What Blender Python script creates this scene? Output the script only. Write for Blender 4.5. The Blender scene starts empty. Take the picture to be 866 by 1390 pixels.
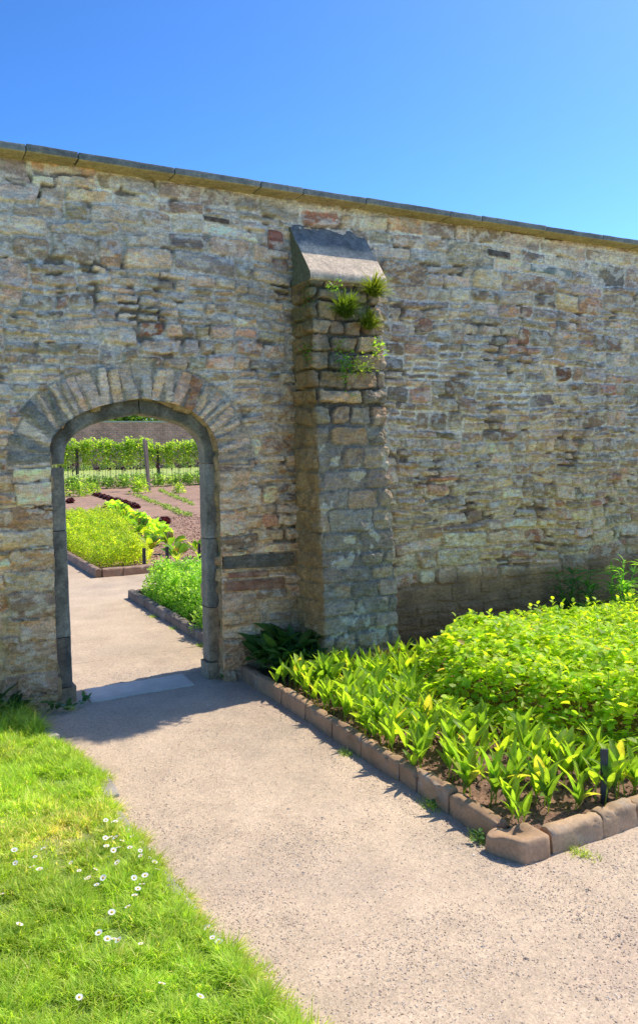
import bpy, math, random
import numpy as np
from mathutils import Vector, Matrix

# =====================================================================
# basics
# =====================================================================
scene = bpy.context.scene
col = scene.collection
PI = math.pi
R_ = math.radians
rng = np.random.default_rng(7)
random.seed(7)

def link(o, parent=None):
    col.objects.link(o)
    if parent is not None:
        o.parent = parent
    return o

def tag(o, label=None, cat=None, group=None, kind=None):
    if label: o['label'] = label
    if cat: o['category'] = cat
    if group: o['group'] = group
    if kind: o['kind'] = kind
    return o

def empty(name, loc=(0, 0, 0), rz=0.0):
    o = bpy.data.objects.new(name, None)
    o.empty_display_size = 0.1
    o.location = loc
    o.rotation_euler = (0, 0, rz)
    return link(o)

def raw_mesh(name, V, faces, mat, colors=None, smooth=True):
    """faces: list of (n,k) int arrays"""
    V = np.asarray(V, dtype=np.float32).reshape(-1, 3)
    me = bpy.data.meshes.new(name)
    me.vertices.add(len(V))
    me.vertices.foreach_set('co', V.ravel())
    loops = np.concatenate([np.asarray(f, dtype=np.int32).ravel() for f in faces])
    tot = np.concatenate([np.full(len(f), np.asarray(f).shape[1], dtype=np.int32) for f in faces])
    st = np.concatenate([[0], np.cumsum(tot)[:-1]]).astype(np.int32)
    me.loops.add(len(loops))
    me.loops.foreach_set('vertex_index', loops)
    me.polygons.add(len(tot))
    me.polygons.foreach_set('loop_start', st)
    me.polygons.foreach_set('loop_total', tot)
    me.polygons.foreach_set('use_smooth', np.full(len(tot), smooth, dtype=bool))
    if colors is not None:
        c = np.ones((len(V), 4), dtype=np.float32)
        c[:, :3] = np.clip(colors, 0, 1)
        a = me.color_attributes.new('Col', 'FLOAT_COLOR', 'POINT')
        a.data.foreach_set('color', c.ravel())
    me.update(calc_edges=True)
    if mat: me.materials.append(mat)
    return me

def mesh_obj(name, V, faces, mat, colors=None, parent=None, smooth=True, loc=None):
    o = bpy.data.objects.new(name, raw_mesh(name, V, faces, mat, colors, smooth))
    if loc is not None: o.location = loc
    return link(o, parent)

class Acc:
    """collects pieces for ONE mesh"""
    def __init__(s): s.V = []; s.F = {}; s.C = []; s.n = 0
    def add(s, V, faces, C=None):
        V = np.asarray(V, float).reshape(-1, 3)
        for f in faces:
            f = np.asarray(f)
            if len(f): s.F.setdefault(f.shape[1], []).append(f + s.n)
        s.V.append(V)
        if C is None: C = np.full((len(V), 3), .3)
        C = np.asarray(C, float)
        if C.ndim == 1: C = np.tile(C, (len(V), 1))
        s.C.append(C)
        s.n += len(V)
    def obj(s, name, mat, parent=None, smooth=True, loc=None):
        V = np.concatenate(s.V); C = np.concatenate(s.C)
        return mesh_obj(name, V, [np.concatenate(f) for f in s.F.values()], mat, C, parent, smooth, loc)
    def mesh(s, name, mat, smooth=True):
        return raw_mesh(name, np.concatenate(s.V), [np.concatenate(f) for f in s.F.values()], mat, np.concatenate(s.C), smooth)

# ---- numpy noise ----------------------------------------------------
def _h(ix, iy, seed):
    n = (ix.astype(np.int64) * 374761393 + iy.astype(np.int64) * 668265263 + seed * 2147483647) & 0xffffffff
    n = ((n ^ (n >> 13)) * 1274126177) & 0xffffffff
    n = (n ^ (n >> 16)) & 0xffffff
    return n / float(0xffffff)
def vn(x, y, seed=0):
    x = np.asarray(x, float); y = np.asarray(y, float)
    ix = np.floor(x); iy = np.floor(y); fx = x - ix; fy = y - iy
    fx = fx * fx * (3 - 2 * fx); fy = fy * fy * (3 - 2 * fy)
    a = _h(ix, iy, seed); b = _h(ix + 1, iy, seed); c = _h(ix, iy + 1, seed); d = _h(ix + 1, iy + 1, seed)
    return (a * (1 - fx) + b * fx) * (1 - fy) + (c * (1 - fx) + d * fx) * fy
def fbm(x, y, seed=0, oct=4, gain=.5):
    s = 0; a = 1; t = 0
    for i in range(oct):
        s = s + a * vn(x * 2 ** i + 17.3 * i, y * 2 ** i - 9.1 * i, seed + i * 31); t += a; a *= gain
    return s / t - .5          # about -.5 .. .5
def sst(e0, e1, x):
    t = np.clip((x - e0) / (e1 - e0), 0, 1); return t * t * (3 - 2 * t)

# =====================================================================
# materials
# =====================================================================
def new_mat(name):
    m = bpy.data.materials.new(name); m.use_nodes = True
    nt = m.node_tree
    for n in list(nt.nodes): nt.nodes.remove(n)
    out = nt.nodes.new('ShaderNodeOutputMaterial')
    return m, nt, out
def N(nt, t, **kw):
    n = nt.nodes.new(t)
    for k, v in kw.items():
        if k.startswith('i_'):
            n.inputs[k[2:].replace('_', ' ')].default_value = v
        else: setattr(n, k, v)
    return n
def noise_node(nt, coord, scale, detail=4, rough=.6, vec_scale=None):
    n = N(nt, 'ShaderNodeTexNoise'); n.inputs['Scale'].default_value = scale
    n.inputs['Detail'].default_value = detail; n.inputs['Roughness'].default_value = rough
    if vec_scale:
        mp = N(nt, 'ShaderNodeMapping'); mp.inputs['Scale'].default_value = vec_scale
        nt.links.new(coord, mp.inputs[0]); nt.links.new(mp.outputs[0], n.inputs['Vector'])
    else: nt.links.new(coord, n.inputs['Vector'])
    return n.outputs['Fac']
def ramp(nt, fac, stops):
    r = N(nt, 'ShaderNodeValToRGB'); nt.links.new(fac, r.inputs[0])
    e = r.color_ramp.elements
    while len(e) > 1: e.remove(e[-1])
    e[0].position = stops[0][0]; e[0].color = (*stops[0][1], 1)
    for p, c in stops[1:]:
        x = e.new(p); x.color = (*c, 1)
    return r.outputs[0]
def mix(nt, mode, fac, a, b):
    m = N(nt, 'ShaderNodeMix', data_type='RGBA', blend_type=mode)
    for i, s in ((0, fac), (6, a), (7, b)):
        if isinstance(s, (int, float)): m.inputs[i].default_value = s
        elif isinstance(s, tuple): m.inputs[i].default_value = (*s, 1)
        else: nt.links.new(s, m.inputs[i])
    return m.outputs[2]
def g3(v): return (v, v, v)

def mineral(name, fine=90, bump=.5, bdist=.004, rough=.92, var=(.72, 1.25), speck=None, scale2=24, bedded=None):
    """stone / soil: point colour x fine procedural grain, with bump"""
    m, nt, out = new_mat(name)
    tc = N(nt, 'ShaderNodeTexCoord').outputs['Object']
    at = N(nt, 'ShaderNodeAttribute', attribute_name='Col').outputs['Color']
    n1 = noise_node(nt, tc, fine, 6, .7)
    n2 = noise_node(nt, tc, scale2, 5, .65, bedded)
    v = ramp(nt, n1, [(.3, g3(var[0])), (.7, g3(var[1]))])
    c = mix(nt, 'MULTIPLY', 1.0, at, v)
    v2 = ramp(nt, n2, [(.3, (var[0] + .1,) * 3), (.5, g3(1)), (.72, (var[1], var[1] * .98, var[1] * .93))])
    c = mix(nt, 'MULTIPLY', .8, c, v2)
    if speck:
        vo = N(nt, 'ShaderNodeTexVoronoi'); vo.inputs['Scale'].default_value = speck[0]; nt.links.new(tc, vo.inputs['Vector'])
        sp = ramp(nt, vo.outputs['Color'], [(0, g3(speck[1])), (1, g3(speck[2]))])
        c = mix(nt, 'MULTIPLY', .8, c, sp)
    b = N(nt, 'ShaderNodeBsdfPrincipled'); b.inputs['Roughness'].default_value = rough
    b.inputs['Specular IOR Level'].default_value = .25
    nt.links.new(c, b.inputs['Base Color'])
    hm = mix(nt, 'MIX', .5, n1, n2)
    bp = N(nt, 'ShaderNodeBump'); bp.inputs['Strength'].default_value = bump; bp.inputs['Distance'].default_value = bdist
    nt.links.new(hm, bp.inputs['Height']); nt.links.new(bp.outputs[0], b.inputs['Normal'])
    nt.links.new(b.outputs[0], out.inputs[0])
    return m

def leafy(name, trans=.5, rough=.5, tint=(1.25, 1.3, .45), vary=(.75, 1.25), spec=.3, gain=(2.05, 1.92, 1.35)):
    m, nt, out = new_mat(name)
    tc = N(nt, 'ShaderNodeTexCoord').outputs['Object']
    at = N(nt, 'ShaderNodeAttribute', attribute_name='Col').outputs['Color']
    at = mix(nt, 'MULTIPLY', 1.0, at, gain)
    oi = N(nt, 'ShaderNodeObjectInfo').outputs['Random']
    n = noise_node(nt, tc, 35, 3, .6)
    c = mix(nt, 'MULTIPLY', 1.0, at, ramp(nt, n, [(.3, g3(vary[0])), (.7, g3(vary[1]))]))
    c = mix(nt, 'MULTIPLY', 1.0, c, ramp(nt, oi, [(0, (.85, .9, .9)), (1, (1.12, 1.08, 1.0))]))
    b = N(nt, 'ShaderNodeBsdfPrincipled'); b.inputs['Roughness'].default_value = rough
    b.inputs['Specular IOR Level'].default_value = spec
    nt.links.new(c, b.inputs['Base Color'])
    t = N(nt, 'ShaderNodeBsdfTranslucent')
    nt.links.new(mix(nt, 'MULTIPLY', 1.0, c, tuple(x * 1.9 for x in tint)), t.inputs[0])
    ms = N(nt, 'ShaderNodeMixShader'); ms.inputs[0].default_value = trans
    nt.links.new(b.outputs[0], ms.inputs[1]); nt.links.new(t.outputs[0], ms.inputs[2])
    nt.links.new(ms.outputs[0], out.inputs[0])
    return m

M_wall = mineral('rubble_stone', 110, 1.0, .010, .95, (.60, 1.36), scale2=22, bedded=(1, 1, 3.2))
M_cope = mineral('coping_stone', 60, .5, .004, .85, (.6, 1.35))
M_frame = mineral('frame_stone', 55, .5, .004, .8, (.6, 1.35), scale2=14)
M_edge = mineral('edging_stone', 70, .5, .003, .85, (.78, 1.2), scale2=11)
M_soil = mineral('soil', 60, .9, .012, .97, (.55, 1.4), speck=(70, .6, 1.35))
M_path = mineral('gravel_path', 150, .9, .005, .97, (.78, 1.18), speck=(150, .74, 1.18), scale2=38)
M_peb = mineral('pebble', 200, .2, .001, .8, (.85, 1.15))
M_lawn = mineral('lawn_ground', 60, .7, .01, 1.0, (.6, 1.4))
M_slab = mineral('concrete_slab', 120, .4, .002, .9, (.85, 1.12), scale2=18)
M_metal = mineral('label_metal', 90, .3, .001, .55, (.8, 1.15))
M_wood = mineral('weathered_wood', 60, .5, .002, .85, (.7, 1.25))
M_leaf = leafy('broad_leaf')
M_dark = leafy('dark_leaf', .3, .4, (1.1, 1.25, .5), (.75, 1.2), .5, (1.0, 1.1, 1.0))
M_red = leafy('red_leaf', .3, .5, (1.2, .8, .8), (.7, 1.3), .3, (1, 1, 1))
M_grass = leafy('grass_blade', .45, .55, (1.2, 1.25, .5), (.8, 1.2), .25, (2.5, 2.2, 2.6))
M_petal = leafy('white_petal', .25, .6, (.5, .5, .5), (.95, 1.05), .2, (1, 1, 1))
M_far = leafy('distant_leaf', .45, .6, (1.2, 1.25, .6), (.7, 1.3), .2, (2.0, 1.75, 1.6))
M_bark = mineral('bark', 30, .8, .02, .95, (.6, 1.4))
M_brick = mineral('old_brick', 9, .6, .01, .95, (.75, 1.25), scale2=1.3)

# =====================================================================
# masonry generator : coursed rubble as a height field with point colours
# =====================================================================
PAL = np.array((1.46, 1.26, 1.16)) * np.array([(.34, .28, .20), (.40, .34, .25), (.30, .25, .19), (.36, .25, .17), (.29, .185, .125), (.27, .145, .095),
                (.235, .22, .19), (.43, .385, .30), (.25, .245, .225), (.15, .13, .115), (.33, .30, .235), (.42, .33, .22)])
PW = dict(upper=[3, 5, 3, 1, .35, .3, 2.5, 4, 2.5, .5, 4, 2], mid=[4, 4, 4, 3, 1.0, .5, 3, 3, 1.2, .7, 3, 3],
          low=[3, 4, 3, 4, 1.2, .9, 1, 3, .6, .3, 2, 5], grey=[1, 1, 2, .5, .1, .1, 5, 2, 5, 1, 3, .5])

def layout(u0, u1, v0, v1, r, band=(.17, .32), row=.095, lens=(.12, .42), cell=(.35, 1.0)):
    """-> list of bands (b0,b1, sorted list of stones(c_u,c_v,h_u,h_v))"""
    bands = []; v = v0
    while v < v1:
        bh = r.uniform(*band); st = []; u = u0 - r.uniform(0, .3)
        while u < u1:
            cw = r.uniform(*cell)
            nr = max(1, int(round(bh / (row * r.uniform(.65, 1.5)))))
            hs = r.uniform(.55, 1.6, nr); hs = hs / hs.sum() * bh
            vv = v
            for h in hs:
                uu = u
                while uu < u + cw - 1e-6:
                    w = r.uniform(*lens) * (.75 + 3.2 * h); rem = u + cw - uu
                    if rem - w < .07: w = rem
                    st.append((uu + w / 2, vv + h / 2, w / 2, h / 2)); uu += w
                vv += h
            u += cw
        bands.append((v, v + bh, st)); v += bh
    return bands

class Field:
    """accumulates height, colour for flattened (u,v) samples"""
    def __init__(s, u, v, seed):
        s.u = u; s.v = v; s.n = len(u); s.seed = seed
        s.stone = np.zeros(s.n); s.h = np.zeros(s.n); s.c = np.zeros((s.n, 3))
        s.dist = np.full(s.n, -1.0); s.fix = np.zeros(s.n)
    def paint(s, idx, cu, cv, hu, hv, A, B, r, relief, colr, rad=None, joint=None, edge_n=None, rough=1.0):
        a = A - cu; b = B - cv
        joint = r.uniform(.002, .013) if joint is None else joint
        k = r.normal(0, .14); a2 = a + k * b; b2 = b + r.normal(0, .045) * a
        rad = min(hu, hv) * r.uniform(.08, .5) if rad is None else rad
        qx = np.abs(a2) - (hu - joint - rad); qy = np.abs(b2) - (hv - joint - rad)
        sd = np.minimum(np.maximum(qx, qy), 0) + np.hypot(np.maximum(qx, 0), np.maximum(qy, 0)) - rad
        d = -sd + edge_n[idx]
        m = sst(0, .007, d)
        prof = sst(-.001, r.uniform(.005, .012), d)
        tilt = a * r.normal(0, .035) + b * r.normal(0, .07)
        cr = np.minimum(a * r.normal(0, .12) + b * r.normal(0, .28) + r.uniform(0, .008), a * r.normal(0, .12) + b * r.normal(0, .28) + r.uniform(0, .008))
        hh = prof * relief + m * (tilt + np.clip(cr, -.018, .014) + rough * s.bumps[idx] * r.uniform(.5, 1.5))
        better = d > s.dist[idx]
        ii = idx[better]
        s.dist[ii] = d[better]; s.stone[ii] = m[better]; s.h[ii] = hh[better]; s.c[ii] = colr
    def run(s, A, B, bands, r, pal_fn, relief_fn, edge_n, bumps):
        s.bumps = bumps
        for b0, b1, st in bands:
            bi = np.nonzero((B >= b0) & (B < b1))[0]
            if not len(bi): continue
            o = np.argsort(A[bi]); bi = bi[o]; As = A[bi]
            for (cu, cv, hu, hv) in st:
                i0 = np.searchsorted(As, cu - hu); i1 = np.searchsorted(As, cu + hu)
                if i1 <= i0: continue
                idx = bi[i0:i1]
                Bv = B[idx]; k = np.abs(Bv - cv) <= hv
                idx = idx[k]
                if not len(idx): continue
                s.paint(idx, cu, cv, hu, hv, A[idx], B[idx], r, relief_fn(cu, cv, r), pal_fn(cu, cv, r), edge_n=edge_n)

def grid_faces(nu, nv, flip=False):
    i = np.arange(nu - 1)[:, None] * nv + np.arange(nv - 1)[None, :]
    f = np.stack([i, i + nv, i + nv + 1, i + 1], -1).reshape(-1, 4)
    return f[:, ::-1] if flip else f

def pick(r, zone):
    p = np.array(PW[zone], float); p /= p.sum()
    c = PAL[r.choice(len(PAL), p=p)].copy()
    return c * r.uniform(.55, 1.35) * (1 + r.normal(0, .04, 3))

# ---- doorway outline -------------------------------------------------
def catmull(P, n=12):
    P = np.array(P, float); Q = np.vstack([2 * P[0] - P[1], P, 2 * P[-1] - P[-2]]); out = []
    for i in range(1, len(Q) - 2):
        for t in np.linspace(0, 1, n, endpoint=False):
            a, b, c, d = Q[i - 1], Q[i], Q[i + 1], Q[i + 2]
            out.append(.5 * ((2 * b) + (-a + c) * t + (2 * a - 5 * b + 4 * c - d) * t * t + (-a + 3 * b - 3 * c + d) * t ** 3))
    out.append(P[-1]); return np.array(out)
def resample(P, step):
    d = np.r_[0, np.cumsum(np.hypot(*np.diff(P, axis=0).T))]
    n = max(2, int(round(d[-1] / step)) + 1); s = np.linspace(0, d[-1], n)
    return np.c_[np.interp(s, d, P[:, 0]), np.interp(s, d, P[:, 1])], s
archL = catmull([(.838, 1.52), (.84, 1.64), (.895, 1.735), (1.005, 1.822), (1.17, 1.888), (1.405, 1.936)])
archR = catmull([(1.405, 1.936), (1.59, 1.912), (1.765, 1.852), (1.893, 1.728), (1.938, 1.60), (1.943, 1.50)])
OPEN, _ = resample(np.vstack([[(.846, -.12), (.84, .75)], archL, archR[1:], [(1.942, .75), (1.94, -.12)]]), .01)
def z_top(x):
    k = (OPEN[:, 1] > 1.45)
    return np.interp(x, OPEN[k, 0][np.argsort(OPEN[k, 0])], OPEN[k, 1][np.argsort(OPEN[k, 0])], left=-9, right=-9)
def in_open(x, z): return (x > .846) & (x < 1.94) & (z < z_top(x))
Sarc = np.r_[0, np.cumsum(np.hypot(*np.diff(OPEN, axis=0).T))]
def nearest_open(x, z):
    s = np.zeros(len(x)); d = np.zeros(len(x)); P = np.zeros((len(x), 2))
    for a in range(0, len(x), 20000):
        b = min(a + 20000, len(x))
        D = (x[a:b, None] - OPEN[None, :, 0]) ** 2 + (z[a:b, None] - OPEN[None, :, 1]) ** 2
        k = D.argmin(1); s[a:b] = Sarc[k]; d[a:b] = np.sqrt(D[np.arange(b - a), k]); P[a:b] = OPEN[k]
    return s, d, P

WALL_T = .40
WALL_H = 3.36

def wall_face(xs, zs, front=True, seed=3):
    nu, nv = len(xs), len(zs)
    X, Z = np.meshgrid(xs, zs, indexing='ij'); x = X.ravel(); z = Z.ravel()
    r = np.random.default_rng(seed)
    F = Field(x, z, seed)
    wx = x + .06 * fbm(x * 2.2, z * 2.2, seed + 1, 2) + .03 * fbm(x * 9, z * 9, seed + 2, 3)
    wz = z + .11 * fbm(x * 1.1, z * 1.6, seed + 3, 2) + .028 * fbm(x * 6, z * 8, seed + 4, 3)
    edge_n = .022 * fbm(x * 24, z * 26, seed + 5, 4, .6)
    bumps = .034 * fbm(x * 17, z * 26, seed + 6, 5, .7) + .016 * fbm(x * 40, z * 100, seed + 8, 2)
    def zone(cu, cv):
        t = cv + .25 * (vn(cu * 1.3, cv * 1.3, 77) - .5)
        if t > 2.72: return 'upper'
        if t < 1.0: return 'low'
        return 'mid'
    def pal(cu, cv, r):
        g = np.array((.31, .27, .21)) if cv < 2.3 else np.array((.30, .285, .25))
        return pick(r, zone(cu, cv)) * .92 + .08 * g
    def rel(cu, cv, r):
        base = r.uniform(.008, .034)
        if cv < .8: base *= .8
        if cv > 3.0: base *= .6
        return base
    ringm = np.zeros(len(x))
    bands = []
    for (v0, v1, kw) in ((-.3, .95, dict(band=(.2, .36), row=.105, lens=(.13, .42))), (.95, 2.75, dict(band=(.14, .30), row=.078, lens=(.08, .27), cell=(.25, .8))),
                         (2.75, 3.7, dict(band=(.16, .3), row=.11, lens=(.12, .42)))):
        bb = layout(xs[0] - .3, xs[-1] + .3, v0, v1, r, **kw)
        last = bb[-1]; bands += bb[:-1]
        # squeeze last band onto the zone limit
        sc = (v1 - last[0]) / (last[1] - last[0])
        bands.append((last[0], v1, [(a, last[0] + (b - last[0]) * sc, c, d * sc) for a, b, c, d in last[2]]))
    F.run(wx, wz, bands, r, pal, rel, edge_n, bumps)
    if front:
        # jamb quoins beside the doorway
        near = np.nonzero((x > .35) & (x < 2.6) & (z < 2.45))[0]
        s, d, P = nearest_open(x[near], z[near])
        for side in (-1, 1):
            v = .02
            while v < 1.5:
                h = r.uniform(.09, .17); w = r.uniform(.2, .42) if side < 0 else r.uniform(.16, .34)
                x0 = .84 - w if side < 0 else 1.94
                k = near[(x[near] >= x0 - .012) & (x[near] <= x0 + w + .012) & (np.abs(wz[near] - v - h / 2) <= h / 2)]
                F.dist[k] = np.minimum(F.dist[k], .0)
                F.paint(k, x0 + w / 2 + (.012 if side < 0 else -.012), v + h / 2, w / 2 + .012, h / 2, x[k], wz[k], r, r.uniform(.012, .024), pick(r, 'low' if v < .9 else 'mid') * 1.08, rad=.012, joint=.004, edge_n=edge_n)
                v += h
        # voussoirs
        sA = Sarc[np.argmin(np.abs(OPEN[:, 1] - 1.50) + (OPEN[:, 0] > 1.2) * 9)]
        sB = Sarc[np.argmin(np.abs(OPEN[:, 1] - 1.50) + (OPEN[:, 0] < 1.2) * 9)]
        s2 = s + .03 * d * np.sin(s * 9.0) + .006 * fbm(x[near] * 9, z[near] * 9, 91, 2)
        ringm[near] = (d < .25) & (z[near] > 1.45)
        cs = sA
        while cs < sB:
            t = (cs - sA) / (sB - sA)
            fan = 1.0 if .30 < t < .70 else .62
            w = r.uniform(.06, .098) * fan
            L = (.235 if .2 < t < .8 else .24) * r.uniform(.86, 1.08)
            k = (s2 >= cs) & (s2 < cs + w) & (d < L + .01)
            idx = near[k]
            c = pick(r, 'grey') * .45 + .55 * np.array((.62, .51, .39)) * r.uniform(.75, 1.25)
            if r.random() < .18: c = pick(r, 'low')
            if t < .2 and r.random() < .4: c = np.array((.16, .17, .165))
            F.dist[idx] = -.02; F.stone[idx] = 0; F.h[idx] = 0; F.fix[idx] = .6
            if len(idx):
                # widen local width with distance for the fanned haunches
                F.paint(idx, cs + w / 2, L / 2 - .01, w / 2, L / 2 + .01, s2[k], d[k], r, r.uniform(.008, .016), c, rad=.005, joint=.003 / fan, edge_n=edge_n * .5)
            cs += w
        # a few particular stones
        def special(x0, x1, z0, z1, c, rel=.02, rad=.004):
            k = np.nonzero((x > x0) & (x < x1) & (z > z0) & (z < z1))[0]
            F.dist[k] = -.02; F.stone[k] = 0; F.fix[k] = .85
            F.paint(k, (x0 + x1) / 2, (z0 + z1) / 2, (x1 - x0) / 2, (z1 - z0) / 2, x[k], z[k], np.random.default_rng(1), rel, np.array(c), rad=rad, joint=.004, edge_n=edge_n * .3, rough=.35)
        special(1.945, 2.50, .755, .865, (.085, .088, .08), .028)
        special(1.96, 2.42, .60, .69, (.21, .105, .07), .022)
        special(1.98, 2.30, .695, .75, (.21, .10, .07), .016)
        special(1.86, 2.06, 3.12, 3.17, (.09, .065, .05), .006)
        special(4.30, 4.55, 3.13, 3.20, (.085, .07, .06), .01)
        special(4.75, 5.25, 3.04, 3.12, (.16, .19, .18), .012)
        special(2.33, 2.46, 2.98, 3.13, (.27, .10, .065), .02, .03)
        special(2.36, 2.49, 2.83, 2.93, (.25, .11, .07), .02, .03)
        special(3.60, 3.74, 2.48, 2.60, (.30, .15, .095), .02, .03)
    # mortar
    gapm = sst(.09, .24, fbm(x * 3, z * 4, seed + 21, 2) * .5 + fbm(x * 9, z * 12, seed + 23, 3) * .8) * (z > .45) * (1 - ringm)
    mort = .5 + fbm(x * 1.2, z * 1.2, seed + 20, 3)          # 0..1 how full the joints are
    mlev = -.008 + .012 * (mort - .5) - .030 * gapm
    h = mlev * (1 - F.stone) + F.stone * F.h * (1 - .35 * sst(.55, .8, mort)) + .012 * fbm(x * 34, z * 38, seed + 22, 4, .6)
    if front:
        low = sst(.62, .48, z + .10 * fbm(x * 2, z * 3, 55, 3)) * sst(3.1, 3.3, x)
        h = h * (1 - .6 * low) + low * .03
        low2 = sst(.35, .05, z)
    else: low = z * 0; low2 = z * 0
    # colour
    c = F.c.copy()
    strat = fbm(x * 5, z * 55, seed + 30, 3)
    c *= (1 + .5 * strat)[:, None]
    grain = fbm(x * 45, z * 45, seed + 31, 3)
    c *= (1 + .55 * grain)[:, None]
    core = sst(.02, .16, fbm(x * 10, z * 26, seed + 36, 4, .6))[:, None] * (sst(3.1, 2.6, z) * (1 - F.fix))[:, None]
    c = c * (1 - .5 * core) + .5 * core * np.array((.25, .155, .095))
    skin = (sst(.0, .12, fbm(x * 16, z * 24, seed + 37, 4, .65)) * (1 - F.fix))[:, None]
    c = c * (1 - .55 * skin) + .55 * skin * np.array((.60, .58, .52))
    lich = sst(.10, .26, fbm(x * 7, z * 9, seed + 32, 5, .65)) * (1 - F.fix)
    c = c * (1 - .45 * lich[:, None]) + .45 * lich[:, None] * np.array((.54, .53, .45))
    blot = sst(.12, .3, fbm(x * 3.1 + 5, z * 4, seed + 33, 5, .6)) * (1 - F.fix); lich = lich * (1 - F.fix)
    c = c * (1 - .5 * blot[:, None]) + .5 * blot[:, None] * np.array((.13, .125, .11))
    mc = np.array((.46, .425, .365)) * (1 + .9 * fbm(x * 60, z * 60, seed + 34, 3))[:, None] * (1 + .6 * fbm(x * 4, z * 4, seed + 35, 3))[:, None]
    tan = sst(1.5, .8, z)[:, None]
    mc = mc * (1 - tan) + tan * mc * np.array((1.02, .88, .68))
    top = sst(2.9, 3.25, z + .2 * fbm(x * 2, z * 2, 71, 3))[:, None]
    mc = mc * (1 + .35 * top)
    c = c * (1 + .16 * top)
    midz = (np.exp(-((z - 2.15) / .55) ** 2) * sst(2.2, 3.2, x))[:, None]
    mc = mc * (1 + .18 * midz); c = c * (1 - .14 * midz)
    smear = sst(.06, .2, fbm(x * 4.5, z * 8, seed + 45, 5, .6)) * (.35 + .45 * sst(2.6, 3.1, z)) * (1 - ringm)
    sa = (F.stone * (1 - smear))[:, None]
    mc = mc * (1 - .35 * ringm)[:, None]
    C = mc * (1 - sa) + c * sa
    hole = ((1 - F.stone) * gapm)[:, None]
    C = C * (1 - .7 * hole) + .7 * hole * np.array((.09, .07, .05))  # open joints darkened in colour: crevice dirt plus painted shade
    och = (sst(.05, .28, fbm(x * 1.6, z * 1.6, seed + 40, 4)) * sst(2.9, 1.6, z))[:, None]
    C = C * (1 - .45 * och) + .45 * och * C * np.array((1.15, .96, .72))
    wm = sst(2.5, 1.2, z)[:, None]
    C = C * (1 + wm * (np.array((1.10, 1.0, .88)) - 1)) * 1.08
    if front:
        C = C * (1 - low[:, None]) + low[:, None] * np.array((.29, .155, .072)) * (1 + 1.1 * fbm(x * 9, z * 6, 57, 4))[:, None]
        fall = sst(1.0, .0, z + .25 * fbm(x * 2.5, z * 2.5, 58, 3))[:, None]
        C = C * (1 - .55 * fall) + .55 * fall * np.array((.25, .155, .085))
        # rusty water stain running down beside the buttress
        run = (np.exp(-((x - 2.50) / .13) ** 2) * sst(3.05, 2.7, z) * (.7 + .8 * fbm(x * 12, z * 1.6, 59, 3)))[:, None]
        C = C * (1 - .5 * run) + .5 * run * np.array((.19, .135, .06))
        # slight bulge of the rough face
        h = h + .02 * fbm(x * .8, z * .8, 60, 2)
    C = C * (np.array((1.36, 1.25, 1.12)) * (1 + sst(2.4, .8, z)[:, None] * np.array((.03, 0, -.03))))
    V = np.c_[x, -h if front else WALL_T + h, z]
    f = grid_faces(nu, nv, flip=not front)
    ins = in_open(x, z)
    keep = ~ins[f].all(1); f = f[keep]
    used = np.zeros(len(x), bool); used[f.ravel()] = True
    mv = np.nonzero(used & ins)[0]
    if len(mv):
        _, _, P = nearest_open(x[mv], z[mv]); V[mv, 0] = P[:, 0]; V[mv, 2] = P[:, 1]; V[mv, 1] = 0.0 if front else WALL_T
    return V, f, C

wall = empty('stone_wall', (3, .2, 0))
tag(wall, 'tall weathered rubble stone garden wall with arched doorway and sloping buttress', 'wall')
# children keep world coordinates: offset parent inverse
def wchild(o):
    o.parent = wall; o.location = (-3, -.2, 0); return o

xs = np.r_[np.arange(-5, .45, .04), np.arange(.45, 6.9, .0055), np.arange(6.9, 14.01, .04)]
zs = np.arange(-.08, WALL_H + .004, .0055)
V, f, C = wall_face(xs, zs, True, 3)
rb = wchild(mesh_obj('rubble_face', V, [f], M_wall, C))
V, f, C = wall_face(np.arange(-5, 14.01, .03), np.arange(-.08, WALL_H + .02, .03), False, 13)
wchild(mesh_obj('rear_face', V, [f], M_wall, C))
# doorway reveal (through the wall thickness)
def reveal():
    ss = Sarc; ys = np.linspace(0, WALL_T, 50)
    S, Y = np.meshgrid(ss, ys, indexing='ij'); s = S.ravel(); y = Y.ravel()
    T = np.gradient(OPEN, axis=0); T /= np.linalg.norm(T, axis=1)[:, None]
    Nn = np.c_[T[:, 1], -T[:, 0]]       # into the opening
    F = Field(s, y, 5); r = np.random.default_rng(5)
    en = .008 * fbm(s * 30, y * 30, 6, 3); bm = .02 * fbm(s * 16, y * 12, 7, 4)
    bands = layout(-.1, Sarc[-1] + .1, 0, WALL_T, r, band=(.21, .21), row=.3, lens=(.05, .12), cell=(.1, .2))
    F.run(s, y, bands, r, lambda a, b, r: pick(r, 'low') * np.array((1.12, 1.0, .72)), lambda a, b, r: r.uniform(.004, .012), en, bm)
    h = (F.h * F.stone + .004 * fbm(s * 30, y * 30, 9, 3)) * sst(0, .03, y) * sst(WALL_T, WALL_T - .03, y)
    P = np.repeat(OPEN, 50, axis=0); NN = np.repeat(Nn, 50, axis=0)
    V = np.c_[P[:, 0] + NN[:, 0] * h, y, P[:, 1] + NN[:, 1] * h]
    mc = np.array((.40, .27, .12))
    C = .5 * F.c * F.stone[:, None] + mc * (1 - .5 * F.stone[:, None])
    C *= (1 + .8 * fbm(s * 20, y * 20, 10, 4))[:, None]
    return V, grid_faces(len(ss), 50), C
V, f, C = reveal()
wchild(mesh_obj('doorway_reveal', V, [f], M_wall, C))
# wall ends
for xe in (-5, 14):
    wchild(mesh_obj('end_face', [(xe, 0, -.1), (xe, WALL_T, -.1), (xe, WALL_T, WALL_H), (xe, 0, WALL_H)], [np.array([[0, 1, 2, 3]])], M_wall, np.full((4, 3), .25)))

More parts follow.
